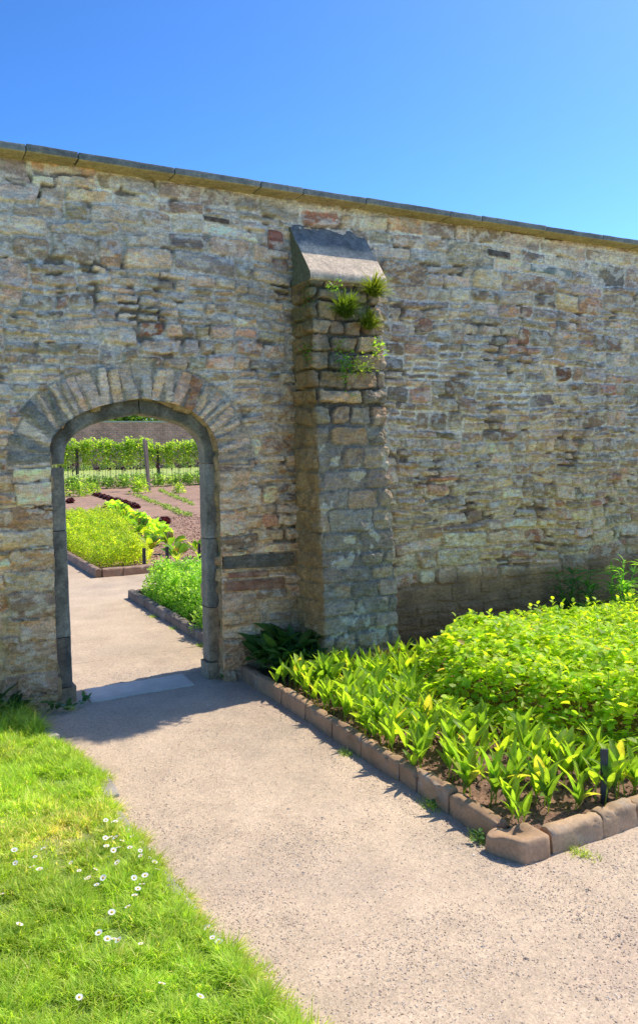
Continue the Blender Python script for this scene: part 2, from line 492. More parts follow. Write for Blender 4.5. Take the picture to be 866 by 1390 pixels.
# ---- generic noisy box / prism for slabs ------------------------------
def slab(x0, x1, y0, y1, z0, z1, step=.04, bev=.006, amp=.003, seed=0, colf=None):
    """subdivided box with rounded arrises; returns V,F,C"""
    n = [max(2, int((b - a) / step) + 1) for a, b in ((x0, x1), (y0, y1), (z0, z1))]
    def ax(a, b, k):
        m = np.linspace(a + bev, b - bev, k); return np.r_[a, m, b]
    X, Y, Z = ax(x0, x1, n[0]), ax(y0, y1, n[1]), ax(z0, z1, n[2])
    A = Acc(); c0 = np.array([(x0 + x1) / 2, (y0 + y1) / 2, (z0 + z1) / 2]); hs = np.array([x1 - x0, y1 - y0, z1 - z0]) / 2
    def face(U, W, fixed, axis, flip):
        G, H = np.meshgrid(U, W, indexing='ij'); g = G.ravel(); h = H.ravel(); k = np.full_like(g, fixed)
        v = {0: np.c_[k, g, h], 1: np.c_[g, k, h], 2: np.c_[g, h, k]}[axis]
        A.add(v, [grid_faces(len(U), len(W), flip)])
    face(Y, Z, x0, 0, True); face(Y, Z, x1, 0, False)
    face(X, Z, y0, 1, False); face(X, Z, y1, 1, True)
    face(X, Y, z0, 2, True); face(X, Y, z1, 2, False)
    V = np.concatenate(A.V)
    q = np.abs(V - c0) - (hs - bev); q = np.maximum(q, 0)
    L = np.linalg.norm(q, axis=1); big = L > bev * 1.001
    sg = np.sign(V - c0)
    V[big] -= (sg * (q - q / np.maximum(L, 1e-9)[:, None] * bev))[big]
    nx = fbm(V[:, 0] * 9 + seed, V[:, 1] * 9 + V[:, 2] * 5, seed, 3); ny = fbm(V[:, 1] * 9 + seed, V[:, 2] * 9 + V[:, 0] * 5, seed + 9, 3)
    V = V + amp * np.c_[ny * sg[:, 0], nx * sg[:, 1], nx * sg[:, 2]] * 2
    F = np.concatenate(A.F[4])
    C = colf(V) if colf else np.full((len(V), 3), .3)
    return V, F, C

# ---- coping -----------------------------------------------------------
joints = [.13, .73, 1.03, 1.63, 2.23, 2.55, 3.06, 3.82, 4.13, 4.81, 5.12, 5.47, 5.95, 6.5]
x = .13
while x > -5: x -= random.uniform(.35, .7); joints.insert(0, x)
x = 6.5
while x < 14: x += random.uniform(.35, .7); joints.append(x)
for i in range(len(joints) - 1):
    a, b = joints[i] + .002, joints[i + 1] - .003
    dz = random.uniform(-.004, .004)
    tone = random.uniform(.8, 1.25)
    def cf(V, tone=tone, i=i, dz=dz):
        up = sst(3.3565 + dz, 3.3595 + dz, V[:, 2])[:, None]
        n = fbm(V[:, 0] * 6, V[:, 1] * 6 + V[:, 2] * 9, 300 + i, 4)[:, None]
        n2 = sst(.05, .25, fbm(V[:, 0] * 18, V[:, 2] * 30 + V[:, 1] * 10, 500, 3))[:, None]
        dark = np.array((.21, .205, .175)) * tone * (1 + 1.0 * n); dark = dark * (1 - n2 * .45) + n2 * .45 * np.array((.3, .3, .25))
        och = np.array((.52, .385, .19)) * (1 + .5 * n) * (.9 + .1 * tone)
        return och * (1 - up) + dark * up
    V, F, C = slab(a, b, -.150, WALL_T + .06, 3.355 + dz, 3.400 + dz, .035, .005, .0025, i, cf)
    wchild(mesh_obj('coping_slab', V, [F], M_cope, C))

# ---- buttress ----------------------------------------------------------
BX0, BX1 = 2.515, 3.105
def buttress():
    top = 3.2
    zs = np.arange(-.06, 2.80, .006)
    # plan parameter: left side (0..1) front (1..2) right (2..3)
    pu = np.r_[np.linspace(0, 1, 60, endpoint=False), np.linspace(1, 2, 104, endpoint=False), np.linspace(2, 3, 60)]
    U, Z = np.meshgrid(pu, zs, indexing='ij'); t = U.ravel(); z = Z.ravel()
    D = .43 + (.29 - .43) * np.clip(z / 2.75, 0, 1)
    xl = BX0 + .0 * z; xr = 3.118 - .052 * z / 2.75
    W = xr - xl
    x = np.where(t < 1, xl, np.where(t < 2, xl + (t - 1) * W, xr))
    y = np.where(t < 1, -D * t, np.where(t < 2, -D, -D * (3 - t)))
    s = np.where(t < 1, t * D, np.where(t < 2, D + (t - 1) * W, D + W + (t - 2) * D))   # metres along
    dl = s - D; dr = s - D - W
    def sm(v, w=.022): return np.clip(v / w * .5 + .5, 0, 1)
    wl = 1 - sm(dl); wr = sm(dr); wf = 1 - wl - wr
    nx = -wl + wr; ny = -wf; L = np.hypot(nx, ny); nx /= L; ny /= L
    r = np.random.default_rng(21)
    F = Field(s, z, 21)
    wz = z + .035 * fbm(s * 2.5, z * 2, 22, 2) + .012 * fbm(s * 14, z * 14, 23, 2)
    ws = s + .02 * fbm(s * 12, z * 12, 24, 2)
    en = .022 * fbm(s * 24, z * 24, 25, 4, .6); bm = .045 * fbm(s * 13, z * 17, 26, 5, .66)
    bands = layout(-.2, 1.7, -.2, 3.2, r, band=(.085, .165), row=.2, lens=(.13, .28), cell=(.5, 1.2))
    F.run(ws, wz, bands, r, lambda a, b, r: pick(r, 'grey') * np.array((1.12, 1.03, .90)) * .80, lambda a, b, r: r.uniform(.004, .014), en, bm)
    full = .75 * sst(1.95, 1.65, z + .12 * fbm(s * 4, z * 2, 38, 2))                        # lower part: joints smeared over with mortar
    mlev = -.032 * (1 - full) - .006 * full
    h = mlev * (1 - F.stone) + F.stone * F.h * (1 - .45 * full) + .014 * fbm(s * 34, z * 34, 27, 4, .6) + (.026 + .02 * full) * fbm(s * 11, z * 11, 28, 5, .72)
    h -= .008 * np.clip(1 - np.abs(dl) / .03, 0, 1) ** 2 + .008 * np.clip(1 - np.abs(dr) / .03, 0, 1) ** 2
    end = sst(0, .04, s) * sst(D[0] * 0 + (2 * D + W), (2 * D + W) - .04, s)
    h = h * end
    c = F.c * (1 + .8 * fbm(s * 40, z * 40, 29, 3))[:, None]
    sk = sst(.0, .12, fbm(s * 16, z * 22, 37, 4, .65))[:, None]; c = c * (1 - .3 * sk) + .3 * sk * np.array((.46, .43, .36))
    mc = np.array((.22, .20, .165)) * (1 + 1.0 * fbm(s * 50, z * 50, 30, 3))[:, None]
    up_ = (1 - full / .75)[:, None]; mc = mc * (1 - .45 * up_)
    st = (F.stone * (1 - .6 * full))[:, None]
    C = mc * (1 - st) + c * st
    dk = sst(.0, .22, fbm(s * 4, z * 3, 31, 5, .6))[:, None]
    C = C * (1 - .5 * dk) + .5 * dk * np.array((.18, .16, .13))
    li = (sst(.10, .16, fbm(s * 10, z * 10, 33, 5, .65)) * np.clip(.4 + 1.2 * sst(.6, .2, z) + .8 * sst(1.0, .8, np.abs(z - 1.2) * 2.2), 0, 1))[:, None]
    C = C * (1 - .75 * li) + .75 * li * np.array((.52, .50, .42))
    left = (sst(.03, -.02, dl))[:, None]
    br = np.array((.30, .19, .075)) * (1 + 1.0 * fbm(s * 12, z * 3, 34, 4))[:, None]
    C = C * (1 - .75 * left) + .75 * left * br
    gr = (sst(.06, .25, fbm(s * 3 + 9, z * 2, 35, 4)) * .5)[:, None] * sst(1.6, 2.4, z)[:, None]
    C = C * (1 - gr) + gr * np.array((.10, .12, .05))
    C = C * np.array((1.32, 1.16, .95)) * (1 - .16 * sst(1.5, 2.0, z))[:, None]
    # clip under the sloping cap
    ztop = 2.735
    keepz = z <= ztop + .01
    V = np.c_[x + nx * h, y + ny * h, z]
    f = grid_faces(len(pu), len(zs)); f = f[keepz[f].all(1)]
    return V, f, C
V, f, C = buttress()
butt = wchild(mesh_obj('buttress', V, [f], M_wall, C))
# sloping cap : wedge with its own profile (y,z)
def buttress_cap():
    prof = [(.0, 3.175), (-.10, 3.055), (-.315, 2.79), (-.32, 2.745), (-.30, 2.735), (-.0, 2.735)]
    P = []
    for i in range(len(prof) - 1):
        a, b = np.array(prof[i]), np.array(prof[i + 1]); n = max(2, int(np.hypot(*(b - a)) / .02))
        for t in np.linspace(0, 1, n, endpoint=False): P.append(a + (b - a) * t)
    P.append(np.array(prof[-1])); P = np.array(P)
    xsx = np.linspace(BX0 - .012, BX1 + .012, 40)
    X, K = np.meshgrid(xsx, np.arange(len(P)), indexing='ij'); k = K.ravel(); x = X.ravel()
    y = P[k, 0].copy(); z = P[k, 1].copy()
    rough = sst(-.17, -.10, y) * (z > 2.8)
    n = fbm(x * 14, y * 14 + z * 7, 41, 4)
    z = z + n * (.006 + .05 * rough); y = y - .006 * n * (z < 2.8)
    C = np.array((.60, .46, .32)) * (1 + .7 * fbm(x * 9, y * 9 + z * 6, 42, 4))[:, None]
    C = C * (1 - rough[:, None]) + rough[:, None] * np.array((.20, .20, .185)) * (1 + 1.2 * fbm(x * 15, z * 15, 43, 4))[:, None]  # upper part: rough mortar, with the coping's shadow painted into its colour
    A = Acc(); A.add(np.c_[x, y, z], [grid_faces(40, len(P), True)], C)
    for xe, fl in ((0, False), (39, True)):       # cheeks
        ring = np.arange(len(P)); B = A.V[0][xe * len(P) + ring]
        cen = np.array([[B[0, 0], -.06, 2.85]])
        Vv = np.vstack([B, cen]); i = ring[:-1]; tri = np.stack([i, i + 1, np.full_like(i, len(P))], 1)
        if fl: tri = tri[:, ::-1]
        A.add(Vv, [tri], np.array((.17, .155, .085)))
    return A
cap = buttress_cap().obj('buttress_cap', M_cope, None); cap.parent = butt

# ---- dressed door frame --------------------------------------------------
inL = catmull([(.935, 1.52), (.95, 1.625), (.99, 1.685), (1.06, 1.742), (1.18, 1.788), (1.425, 1.838)])
inR = catmull([(1.425, 1.838), (1.585, 1.806), (1.725, 1.766), (1.82, 1.695), (1.862, 1.61), (1.872, 1.50)])
outL = catmull([(.835, 1.52), (.845, 1.645), (.90, 1.735), (1.005, 1.825), (1.17, 1.898), (1.415, 1.953)])
outR = catmull([(1.415, 1.953), (1.61, 1.915), (1.79, 1.850), (1.915, 1.72), (1.955, 1.58), (1.957, 1.50)])
def frame_stone(inner, outer, seed, tone, name='frame_stone', y0=.075, y1=.205, cham=.022, parent=None):
    n = max(3, int(np.hypot(*np.diff(inner, axis=0).T).sum() / .02))
    def rs(P):
        d = np.r_[0, np.cumsum(np.hypot(*np.diff(P, axis=0).T))]; s = np.linspace(.003, d[-1] - .003, n)
        return np.c_[np.interp(s, d, P[:, 0]), np.interp(s, d, P[:, 1])]
    I, O = rs(inner), rs(outer)
    w = np.hypot(*(O[0] - I[0]))
    fr = cham / w
    # section (t from inner 0..outer 1, y)
    sec = [(0, y1), (0, (y0 + y1) / 2 + .04), (0, y0 + cham * 1.5), (0, y0 + cham), (fr * .5, y0 + cham * .45), (fr, y0 + .003), (fr + .06, y0), (.45, y0), (.7, y0), (.96, y0), (1, y0 + .006), (1, y0 + .05), (1, y1)]
    k = len(sec); T = np.array([s[0] for s in sec]); Y = np.array([s[1] for s in sec])
    V = np.zeros((n, k, 3))
    for j in range(k):
        p = I + (O - I) * T[j]; V[:, j, 0] = p[:, 0]; V[:, j, 2] = p[:, 1]; V[:, j, 1] = Y[j]
    V = V.reshape(-1, 3)
    nn = fbm(V[:, 0] * 22 + seed, V[:, 2] * 14, seed, 4)
    V[:, 1] += .012 * nn * (V[:, 1] < y0 + .05); V[:, 0] += .006 * fbm(V[:, 2] * 16, V[:, 1] * 16, seed + 3, 3)
    base = np.array(tone) * np.array((1.45, 1.16, .86))
    C = base * (1 + 1.6 * fbm(V[:, 0] * 10, V[:, 2] * 6, seed + 5, 5, .65))[:, None]
    pale = sst(.08, .25, fbm(V[:, 0] * 12, V[:, 2] * 5, seed + 6, 5))[:, None]
    C = C * (1 - .45 * pale) + .45 * pale * np.array((.34, .33, .29))
    st_ = sst(.12, .3, fbm(V[:, 0] * 16, V[:, 2] * 3, seed + 8, 4))[:, None]
    C = C * (1 - .55 * st_) + .55 * st_ * np.array((.045, .045, .04))
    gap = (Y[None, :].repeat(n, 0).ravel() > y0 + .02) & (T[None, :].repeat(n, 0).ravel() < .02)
    C[gap] = C[gap] * .4 + .6 * np.array((.34, .29, .21))  # inner reveal made paler: the light on it is painted into the stone
    f = [grid_faces(n, k, True)]
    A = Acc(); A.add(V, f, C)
    for e, fl in ((0, True), (n - 1, False)):
        B = V[e * k:(e + 1) * k]; cen = np.array([[B[:, 0].mean(), (y0 + y1) / 2, B[:, 2].mean()]])
        i = np.arange(k); tri = np.stack([i, (i + 1) % k, np.full(k, k)], 1)
        if fl: tri = tri[:, ::-1]
        A.add(np.vstack([B, cen]), [tri], base)
    return wchild(A.obj(name, M_frame))
grey = (.125, .135, .130); brown = (.20, .165, .115); lt = (.17, .18, .17)
def seg(x0, z0, x1, z1): return np.array([(x0 + (x1 - x0) * t, z0 + (z1 - z0) * t) for t in np.linspace(0, 1, 8)])
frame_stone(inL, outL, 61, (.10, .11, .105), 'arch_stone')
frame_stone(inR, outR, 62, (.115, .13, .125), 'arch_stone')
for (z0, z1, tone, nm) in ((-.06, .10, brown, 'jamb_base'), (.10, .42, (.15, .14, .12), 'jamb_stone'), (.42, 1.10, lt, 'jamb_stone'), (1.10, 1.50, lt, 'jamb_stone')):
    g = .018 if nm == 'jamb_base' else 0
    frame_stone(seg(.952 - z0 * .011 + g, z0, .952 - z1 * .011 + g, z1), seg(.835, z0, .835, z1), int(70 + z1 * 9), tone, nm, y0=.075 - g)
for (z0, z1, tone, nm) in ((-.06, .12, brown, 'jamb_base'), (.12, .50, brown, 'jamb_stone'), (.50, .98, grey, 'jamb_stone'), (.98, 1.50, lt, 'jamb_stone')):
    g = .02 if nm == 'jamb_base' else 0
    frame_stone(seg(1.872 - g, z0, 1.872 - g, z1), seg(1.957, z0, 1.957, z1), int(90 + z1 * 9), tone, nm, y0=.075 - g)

# =====================================================================
# ground, path, beds, lawn
# =====================================================================
def LEX(y):   # path / lawn boundary
    return np.interp(y, [-8, -3.4, -2.82, -2.59, -2.15, -1.54, -1.26, -.9, -.6, -.25, 0], [1.18, .95, .865, .845, .815, .79, .84, .77, .71, .66, .62])

def sheet(name, x0, x1, y0, y1, z, step, mat, colf, amp, fs, seed, kind='structure', hfun=None):
    xs = np.arange(x0, x1 + step * .5, step); ys = np.arange(y0, y1 + step * .5, step)
    X, Y = np.meshgrid(xs, ys, indexing='ij'); x = X.ravel(); y = Y.ravel()
    zz = z + amp * fbm(x * fs, y * fs, seed, 4) + (hfun(x, y) if hfun else 0)
    o = mesh_obj(name, np.c_[x, y, zz], [grid_faces(len(xs), len(ys))], mat, colf(x, y))
    o['kind'] = kind; return o

def ground_col(x, y):
    n = fbm(x * .05, y * .05, 400, 4); return np.array((.10, .16, .03)) * (1 + n)[:, None]
sheet('ground', -400, 400, -300, 500, -.05, 20, M_lawn, ground_col, 0, 1, 1)

def path_col(x, y):
    c = np.array((.53, .405, .28))
    n = fbm(x * 1.1, y * 1.1, 410, 4)[:, None]; n2 = fbm(x * 7, y * 7, 411, 4)[:, None]
    C = c * (1 + .34 * n + .28 * n2)
    pk = sst(.02, .25, fbm(x * .9 + 4, y * 1.6, 412, 3))[:, None]
    C = C * (1 - .30 * pk) + .30 * pk * np.array((.43, .31, .24))
    gr = sst(.0, .3, fbm(x * 2.3 + 8, y * 2.3, 413, 4))[:, None]
    C = C * (1 - .30 * gr) + .30 * gr * np.array((.34, .275, .215))
    return C
def path_h(x, y):  # slight camber towards the edges and beds
    return -.004 * sst(.12, .0, np.abs(x - 2.05))
sheet('path', -.2, 4.2, -4.6, 1.0, .0, .0125, M_path, path_col, .016, 6, 415, hfun=path_h)
sheet('garden_path', -3.0, 9.0, 1.0, 12.0, .0, .05, M_path, path_col, .010, 6, 415)
sheet('outer_path', -9, 14, -14.0, -4.6, .0, .15, M_path, path_col, 0, 6, 415)
sheet('side_path', 4.2, 14, -4.6, -2.80, .0, .06, M_path, path_col, .01, 6, 415)

# lawn : a strip grid following the curved edge
def lawn():
    ys = np.arange(-8, -.02, .025); ts = np.linspace(0, 1, 60)
    T, Y = np.meshgrid(ts, ys, indexing='ij'); t = T.ravel(); y = Y.ravel()
    xe = LEX(y) + .03 * fbm(y * 6, y * 0, 420, 3); x = xe - 9.0 * (1 - t) ** 2.2
    z = .03 - .045 * sst(.045, 0, xe - x) + .025 * fbm(x * 3, y * 3, 421, 4)
    C = np.array((.19, .27, .06)) * (1 + .8 * fbm(x * 12, y * 12, 422, 4))[:, None]
    dry = dryness(x, y)[:, None]
    C = C * (1 - dry) + dry * np.array((.36, .30, .13))
    edge = sst(.05, .0, xe - x)[:, None]
    C = C * (1 - edge) + edge * np.array((.12, .10, .05))
    o = mesh_obj('lawn', np.c_[x, y, z], [grid_faces(60, len(ys), True)], M_lawn, C); o['kind'] = 'structure'
    f = o.data
    return o
def dryness(x, y):
    return .8 * np.exp(-(((x - .52) / .30) ** 2 + ((y + 1.72) / .26) ** 2)) * (.7 + .9 * fbm(x * 9, y * 9, 425, 3)) + .25 * sst(.1, .3, fbm(x * 4, y * 4, 426, 3))
lawn()

# raised bed soils
def soil_col(x, y):
    n = fbm(x * 9, y * 9, 430, 4)[:, None]
    C = np.array((.21, .12, .078)) * (1 + .9 * n)
    k = sst(.05, .3, fbm(x * 25, y * 25, 431, 3))[:, None]
    return C * (1 - .5 * k) + .5 * k * np.array((.28, .175, .12))
bed = sheet('bed_soil', 2.13, 7.5, -2.73, -.0, .045, .015, M_soil, soil_col, .06, 9, 433)
sheet('bed_soil', 2.24, 7.5, .62, 3.33, .03, .05, M_soil, soil_col, .04, 8, 434)
def far_soil_col(x, y):
    n = fbm(x * 3, y * 3, 440, 4)[:, None]
    C = np.array((.36, .22, .145)) * (1 + .6 * n)
    g = (sst(.14, .26, fbm(x * .35, y * 1.3, 441, 4)) * sst(19, 23, y))[:, None]
    return C * (1 - .5 * g) + .5 * g * np.array((.17, .19, .06))
sheet('vegetable_plot', 2.22, 40, 5.06, 41, .03, .09, M_soil, far_soil_col, .05, 4, 442)
def lawn_far_col(x, y): return np.array((.36, .42, .11)) * (1 + .4 * fbm(x * .4, y * 2, 445, 4))[:, None]
sheet('lawn_strip', -20, 90, 41, 70, .04, .6, M_lawn, lawn_far_col, .02, 2, 446)

# ---- pebbles on the path (uncountable) -------------------------------
def pebbles():
    n = 210000
    y = -3.9 + 5.6 * rng.random(n) ** 1.15; x = rng.uniform(.1, 3.1, n)
    ok = (x > LEX(y) - .03)
    ok &= ~((y > -2.72) & (y < 0) & (x > 2.05)) & ~((y > 0) & (y < WALL_T) & ((x < .96) | (x > 1.84)))
    dens = sst(-.12, .28, fbm(x * 2.2, y * 2.2, 450, 4)) + .25 + .6 * sst(.25, .0, np.abs(x - 2.0)) * (y < 0) + .5 * sst(.2, 0, x - LEX(y))
    ok &= rng.random(n) < dens * .66
    ok &= ~((x > 1.05) & (x < 1.72) & (y > 0.01) & (y < .26) & (rng.random(n) < .55))
    ok &= ~((y > .8) & (rng.random(n) < .5))
    x = x[ok]; y = y[ok]; n = len(x)
    r = .0014 + .0027 * rng.random(n) ** 2.4 + (rng.random(n) < .006) * rng.uniform(.002, .005, n)
    base = np.array([(1, 0, 0), (0, 1, 0), (-1, 0, 0), (0, -1, 0), (0, 0, 1)], float)
    tri = np.array([(0, 1, 4), (1, 2, 4), (2, 3, 4), (3, 0, 4)])
    a = rng.uniform(0, 2 * PI, n); el = rng.uniform(.6, 1.5, n)
    J = base[None] * (1 + .35 * rng.uniform(-1, 1, (n, 5, 3)))
    J = J * np.stack([r * el, r / el, r * rng.uniform(.22, .55, n)], 1)[:, None, :]
    ca, sa = np.cos(a)[:, None], np.sin(a)[:, None]
    P = np.stack([J[:, :, 0] * ca - J[:, :, 1] * sa, J[:, :, 0] * sa + J[:, :, 1] * ca, J[:, :, 2]], -1)
    z = .016 * fbm(x * 6, y * 6, 415, 4) + .001
    P += np.stack([x, y, z], 1)[:, None, :]
    pal = np.array([(.52, .42, .32), (.38, .27, .20), (.36, .29, .23), (.22, .17, .13), (.60, .53, .44), (.44, .34, .26), (.33, .29, .25)])
    c = pal[rng.choice(7, n, p=[.24, .18, .16, .07, .15, .12, .08])] * rng.uniform(.8, 1.2, n)[:, None]
    F = (tri[None] + 5 * np.arange(n)[:, None, None]).reshape(-1, 3)
    o = mesh_obj('gravel', P.reshape(-1, 3), [F], M_peb, np.repeat(c, 5, 0), smooth=False)
    tag(o, 'loose small pink grey gravel scattered over the garden path', 'gravel', kind='stuff')
pebbles()

def clods(name, label, x0, x1, y0, y1, n, size, z, tone):
    x = rng.uniform(x0, x1, n); y = rng.uniform(y0, y1, n)
    r = size * (.25 + rng.random(n) ** 2)
    base = np.array([(1, 0, 0), (0, 1, 0), (-1, 0, 0), (0, -1, 0), (0, 0, 1), (.6, .6, .6), (-.6, -.5, .6)], float)
    tri = np.array([(0, 5, 4), (0, 1, 5), (1, 4, 5), (1, 2, 4), (2, 6, 4), (2, 3, 6), (3, 4, 6), (3, 0, 4)])
    J = base[None] * (1 + .35 * rng.uniform(-1, 1, (n, 7, 3))) * r[:, None, None] * np.array([1, 1, .8])
    P = J + np.stack([x, y, z(x, y)], 1)[:, None, :]
    c = np.array(tone) * rng.uniform(.6, 1.5, n)[:, None]
    F = (tri[None] + 7 * np.arange(n)[:, None, None]).reshape(-1, 3)
    o = mesh_obj(name, P.reshape(-1, 3), [F], M_soil, np.repeat(c, 7, 0), smooth=False)
    tag(o, label, 'soil crumbs', kind='stuff')
clods('soil_crumbs', 'brown crumbly soil and bark bits between the lily plants', 2.15, 4.6, -2.71, -.05, 14000, .011, lambda x, y: .045 + .06 * fbm(x * 9, y * 9, 433, 4), (.21, .125, .085))
clods('soil_crumbs', 'reddish soil crumbs over the vegetable plot beyond the doorway', 2.3, 7.5, 5.1, 13, 14000, .022, lambda x, y: .03 + .05 * fbm(x * 4, y * 4, 442, 4), (.28, .165, .12))

# threshold slab
V, F, C = slab(1.045, 1.735, -.0, .275, -.03, .013, .03, .006, .002, 5, lambda V: np.array((.68, .56, .43)) * (1 + .4 * fbm(V[:, 0] * 6, V[:, 1] * 6, 460, 4))[:, None])
k = V[:, 1] > .13
V[:, 0] += .04 * (V[:, 1] - .13); 
tag(mesh_obj('threshold_slab', V, [F], M_slab, C), 'smooth pale concrete slab set in the path under the stone doorway', 'slab')

# ---- edging stones ---------------------------------------------------
def edging(p0, p1, w=.082, h=.1, seed=0, tone=(.27, .175, .115), label='', group=None, chip=False):
    """rounded-top kerb stone lying from p0 to p1; outer side on the left of p0->p1 is at offset 0, the stone's body to the right side"""
    p0 = np.array(p0, float); p1 = np.array(p1, float); L = np.linalg.norm(p1 - p0)
    ang = math.atan2(*(p1 - p0)[::-1])
    n = max(4, int(L / .018)); tt = np.r_[0.0, .006 / L, np.linspace(.02 / L, 1 - .02 / L, n), 1 - .006 / L, 1.0]
    th = np.linspace(0, PI, 9)
    rad = w / 2
    rr_ = min(.024, w * .3); th = np.linspace(0, PI / 2, 5)
    sec = [(-.004, -.03), (-.002, h * .25), (0, h * .5)] + [(rr_ - rr_ * math.cos(a), h - rr_ + rr_ * math.sin(a)) for a in th] + [(w / 2, h + .004)] + [(w - rr_ + rr_ * math.sin(a), h - rr_ + rr_ * math.cos(a)) for a in th] + [(w, h * .5), (w, -.03)]
    sec = np.array(sec); k = len(sec)
    T, K = np.meshgrid(tt, np.arange(k), indexing='ij'); t = T.ravel(); kk = K.ravel()
    x = t * L; y = sec[kk, 0]; z = sec[kk, 1]
    e = np.minimum(t, 1 - t) * L; sh = .005 * np.clip(1 - e / .02, 0, 1) ** 2
    yc = w / 2; y = yc + (y - yc) * (1 - sh / .04); z = z - sh * (z > .02)
    nn = fbm(x * 12 + seed * 3, y * 20 + z * 14, seed, 4)
    z += .010 * nn * (z > .02) + .008 * fbm(x * 3, x * 0, seed + 5, 2); y += .009 * fbm(x * 16, z * 16 + y * 9, seed + 2, 4)
    chip = sst(.10, .24, fbm(x * 22 + seed * 7, y * 30 + z * 24, seed + 8, 3)) * (z > h * .55); z -= .010 * chip; y += np.where(y > w * .5, -1, 1) * .006 * chip
    C = np.array(tone) * (1 + .7 * fbm(x * 9 + seed, z * 16 + y * 12, seed + 3, 4))[:, None]
    lic = sst(.12, .3, fbm(x * 14 + seed, y * 18 + z * 10, seed + 4, 4))[:, None]
    C = C * (1 - .5 * lic) + .5 * lic * np.array((.36, .33, .28))
    A = Acc(); V = np.c_[x, -y, z]
    A.add(V, [grid_faces(len(tt), k, False)], C)
    for e_, fl in ((0, False), (len(tt) - 1, True)):
        B = V[e_ * k:(e_ + 1) * k]; cen = B.mean(0)[None]; i = np.arange(k)
        tri = np.stack([i, (i + 1) % k, np.full(k, k)], 1)
        if fl: tri = tri[:, ::-1]
        A.add(np.vstack([B, cen]), [tri], np.array(tone) * .9)
    o = A.obj('edging_stone', M_edge, None, True, (p0[0], p0[1], 0)); o.rotation_euler = (R_(random.uniform(-1.5, 1.5)), R_(random.uniform(-.6, .6)), ang + R_(random.uniform(-.8, .8)))
    tag(o, label, 'edging stone', group)
    return o
GA = 'edging stones along the bed in front of the wall'
js = [-.06, -.36, -.71, -1.01, -1.31, -1.62, -1.99, -2.12, -2.35, -2.62]
labs = ['shaded edging stone touching the wall foot, nearest the right door jamb', 'edging stone half in wall shade, second from the wall in the side row',
        'third edging stone from the wall along the path side of the bed', 'fourth edging stone from the wall along the path side of the bed',
        'fifth edging stone from the wall along the path side of the bed', 'sixth edging stone from the wall, just above the very short one',
        'long edging stone directly behind the shortest stone of the side row', 'shortest edging stone in the row along the path',
        'edging stone between the shortest one and the last before the corner', 'last edging stone of the side row with worn end facing the corner block']
# joints walking away from the wall
jj = [-.02, -.30, -.66, -.99, -1.31, -1.62, -1.97, -2.11, -2.35, -2.66]
for i in range(len(jj) - 1):
    # outer side = path side (x smaller): run from near to far so that body lies on the right (+x)
    edging((2.06, jj[i + 1] + .002), (2.062, jj[i] - .002), .066, .098 + random.uniform(-.006, .006), 100 + i,
           tuple(np.array((.36, .225, .125)) * random.uniform(.85, 1.12)), labs[i], GA)
fx = [2.20, 2.475, 2.68, 2.98, 3.27, 3.58, 3.9, 4.2, 4.52, 4.85, 5.2]
flab = ['smooth rounded edging stone right beside the corner block', 'second edging stone right of the corner block, in front of the label stake', 'edging stone cut by the right side of the photo, front row']
for i in range(len(fx) - 1):
    o = edging((fx[i + 1] - .002, -2.835), (fx[i] + .002, -2.83), .080, .095 + random.uniform(-.006, .006), 140 + i,
           tuple(np.array((.40, .265, .15)) * random.uniform(.85, 1.1)), flab[i] if i < 3 else 'front row edging stone beyond the photo frame, %s from the corner block' % ['fourth', 'fifth', 'sixth', 'seventh', 'eighth', 'ninth', 'tenth'][i - 3], GA)
    o.rotation_euler[2] = PI + R_(random.uniform(-.6, .6)); 
    # flip so that the body lies towards the bed
    o.scale = (1, 1, 1)
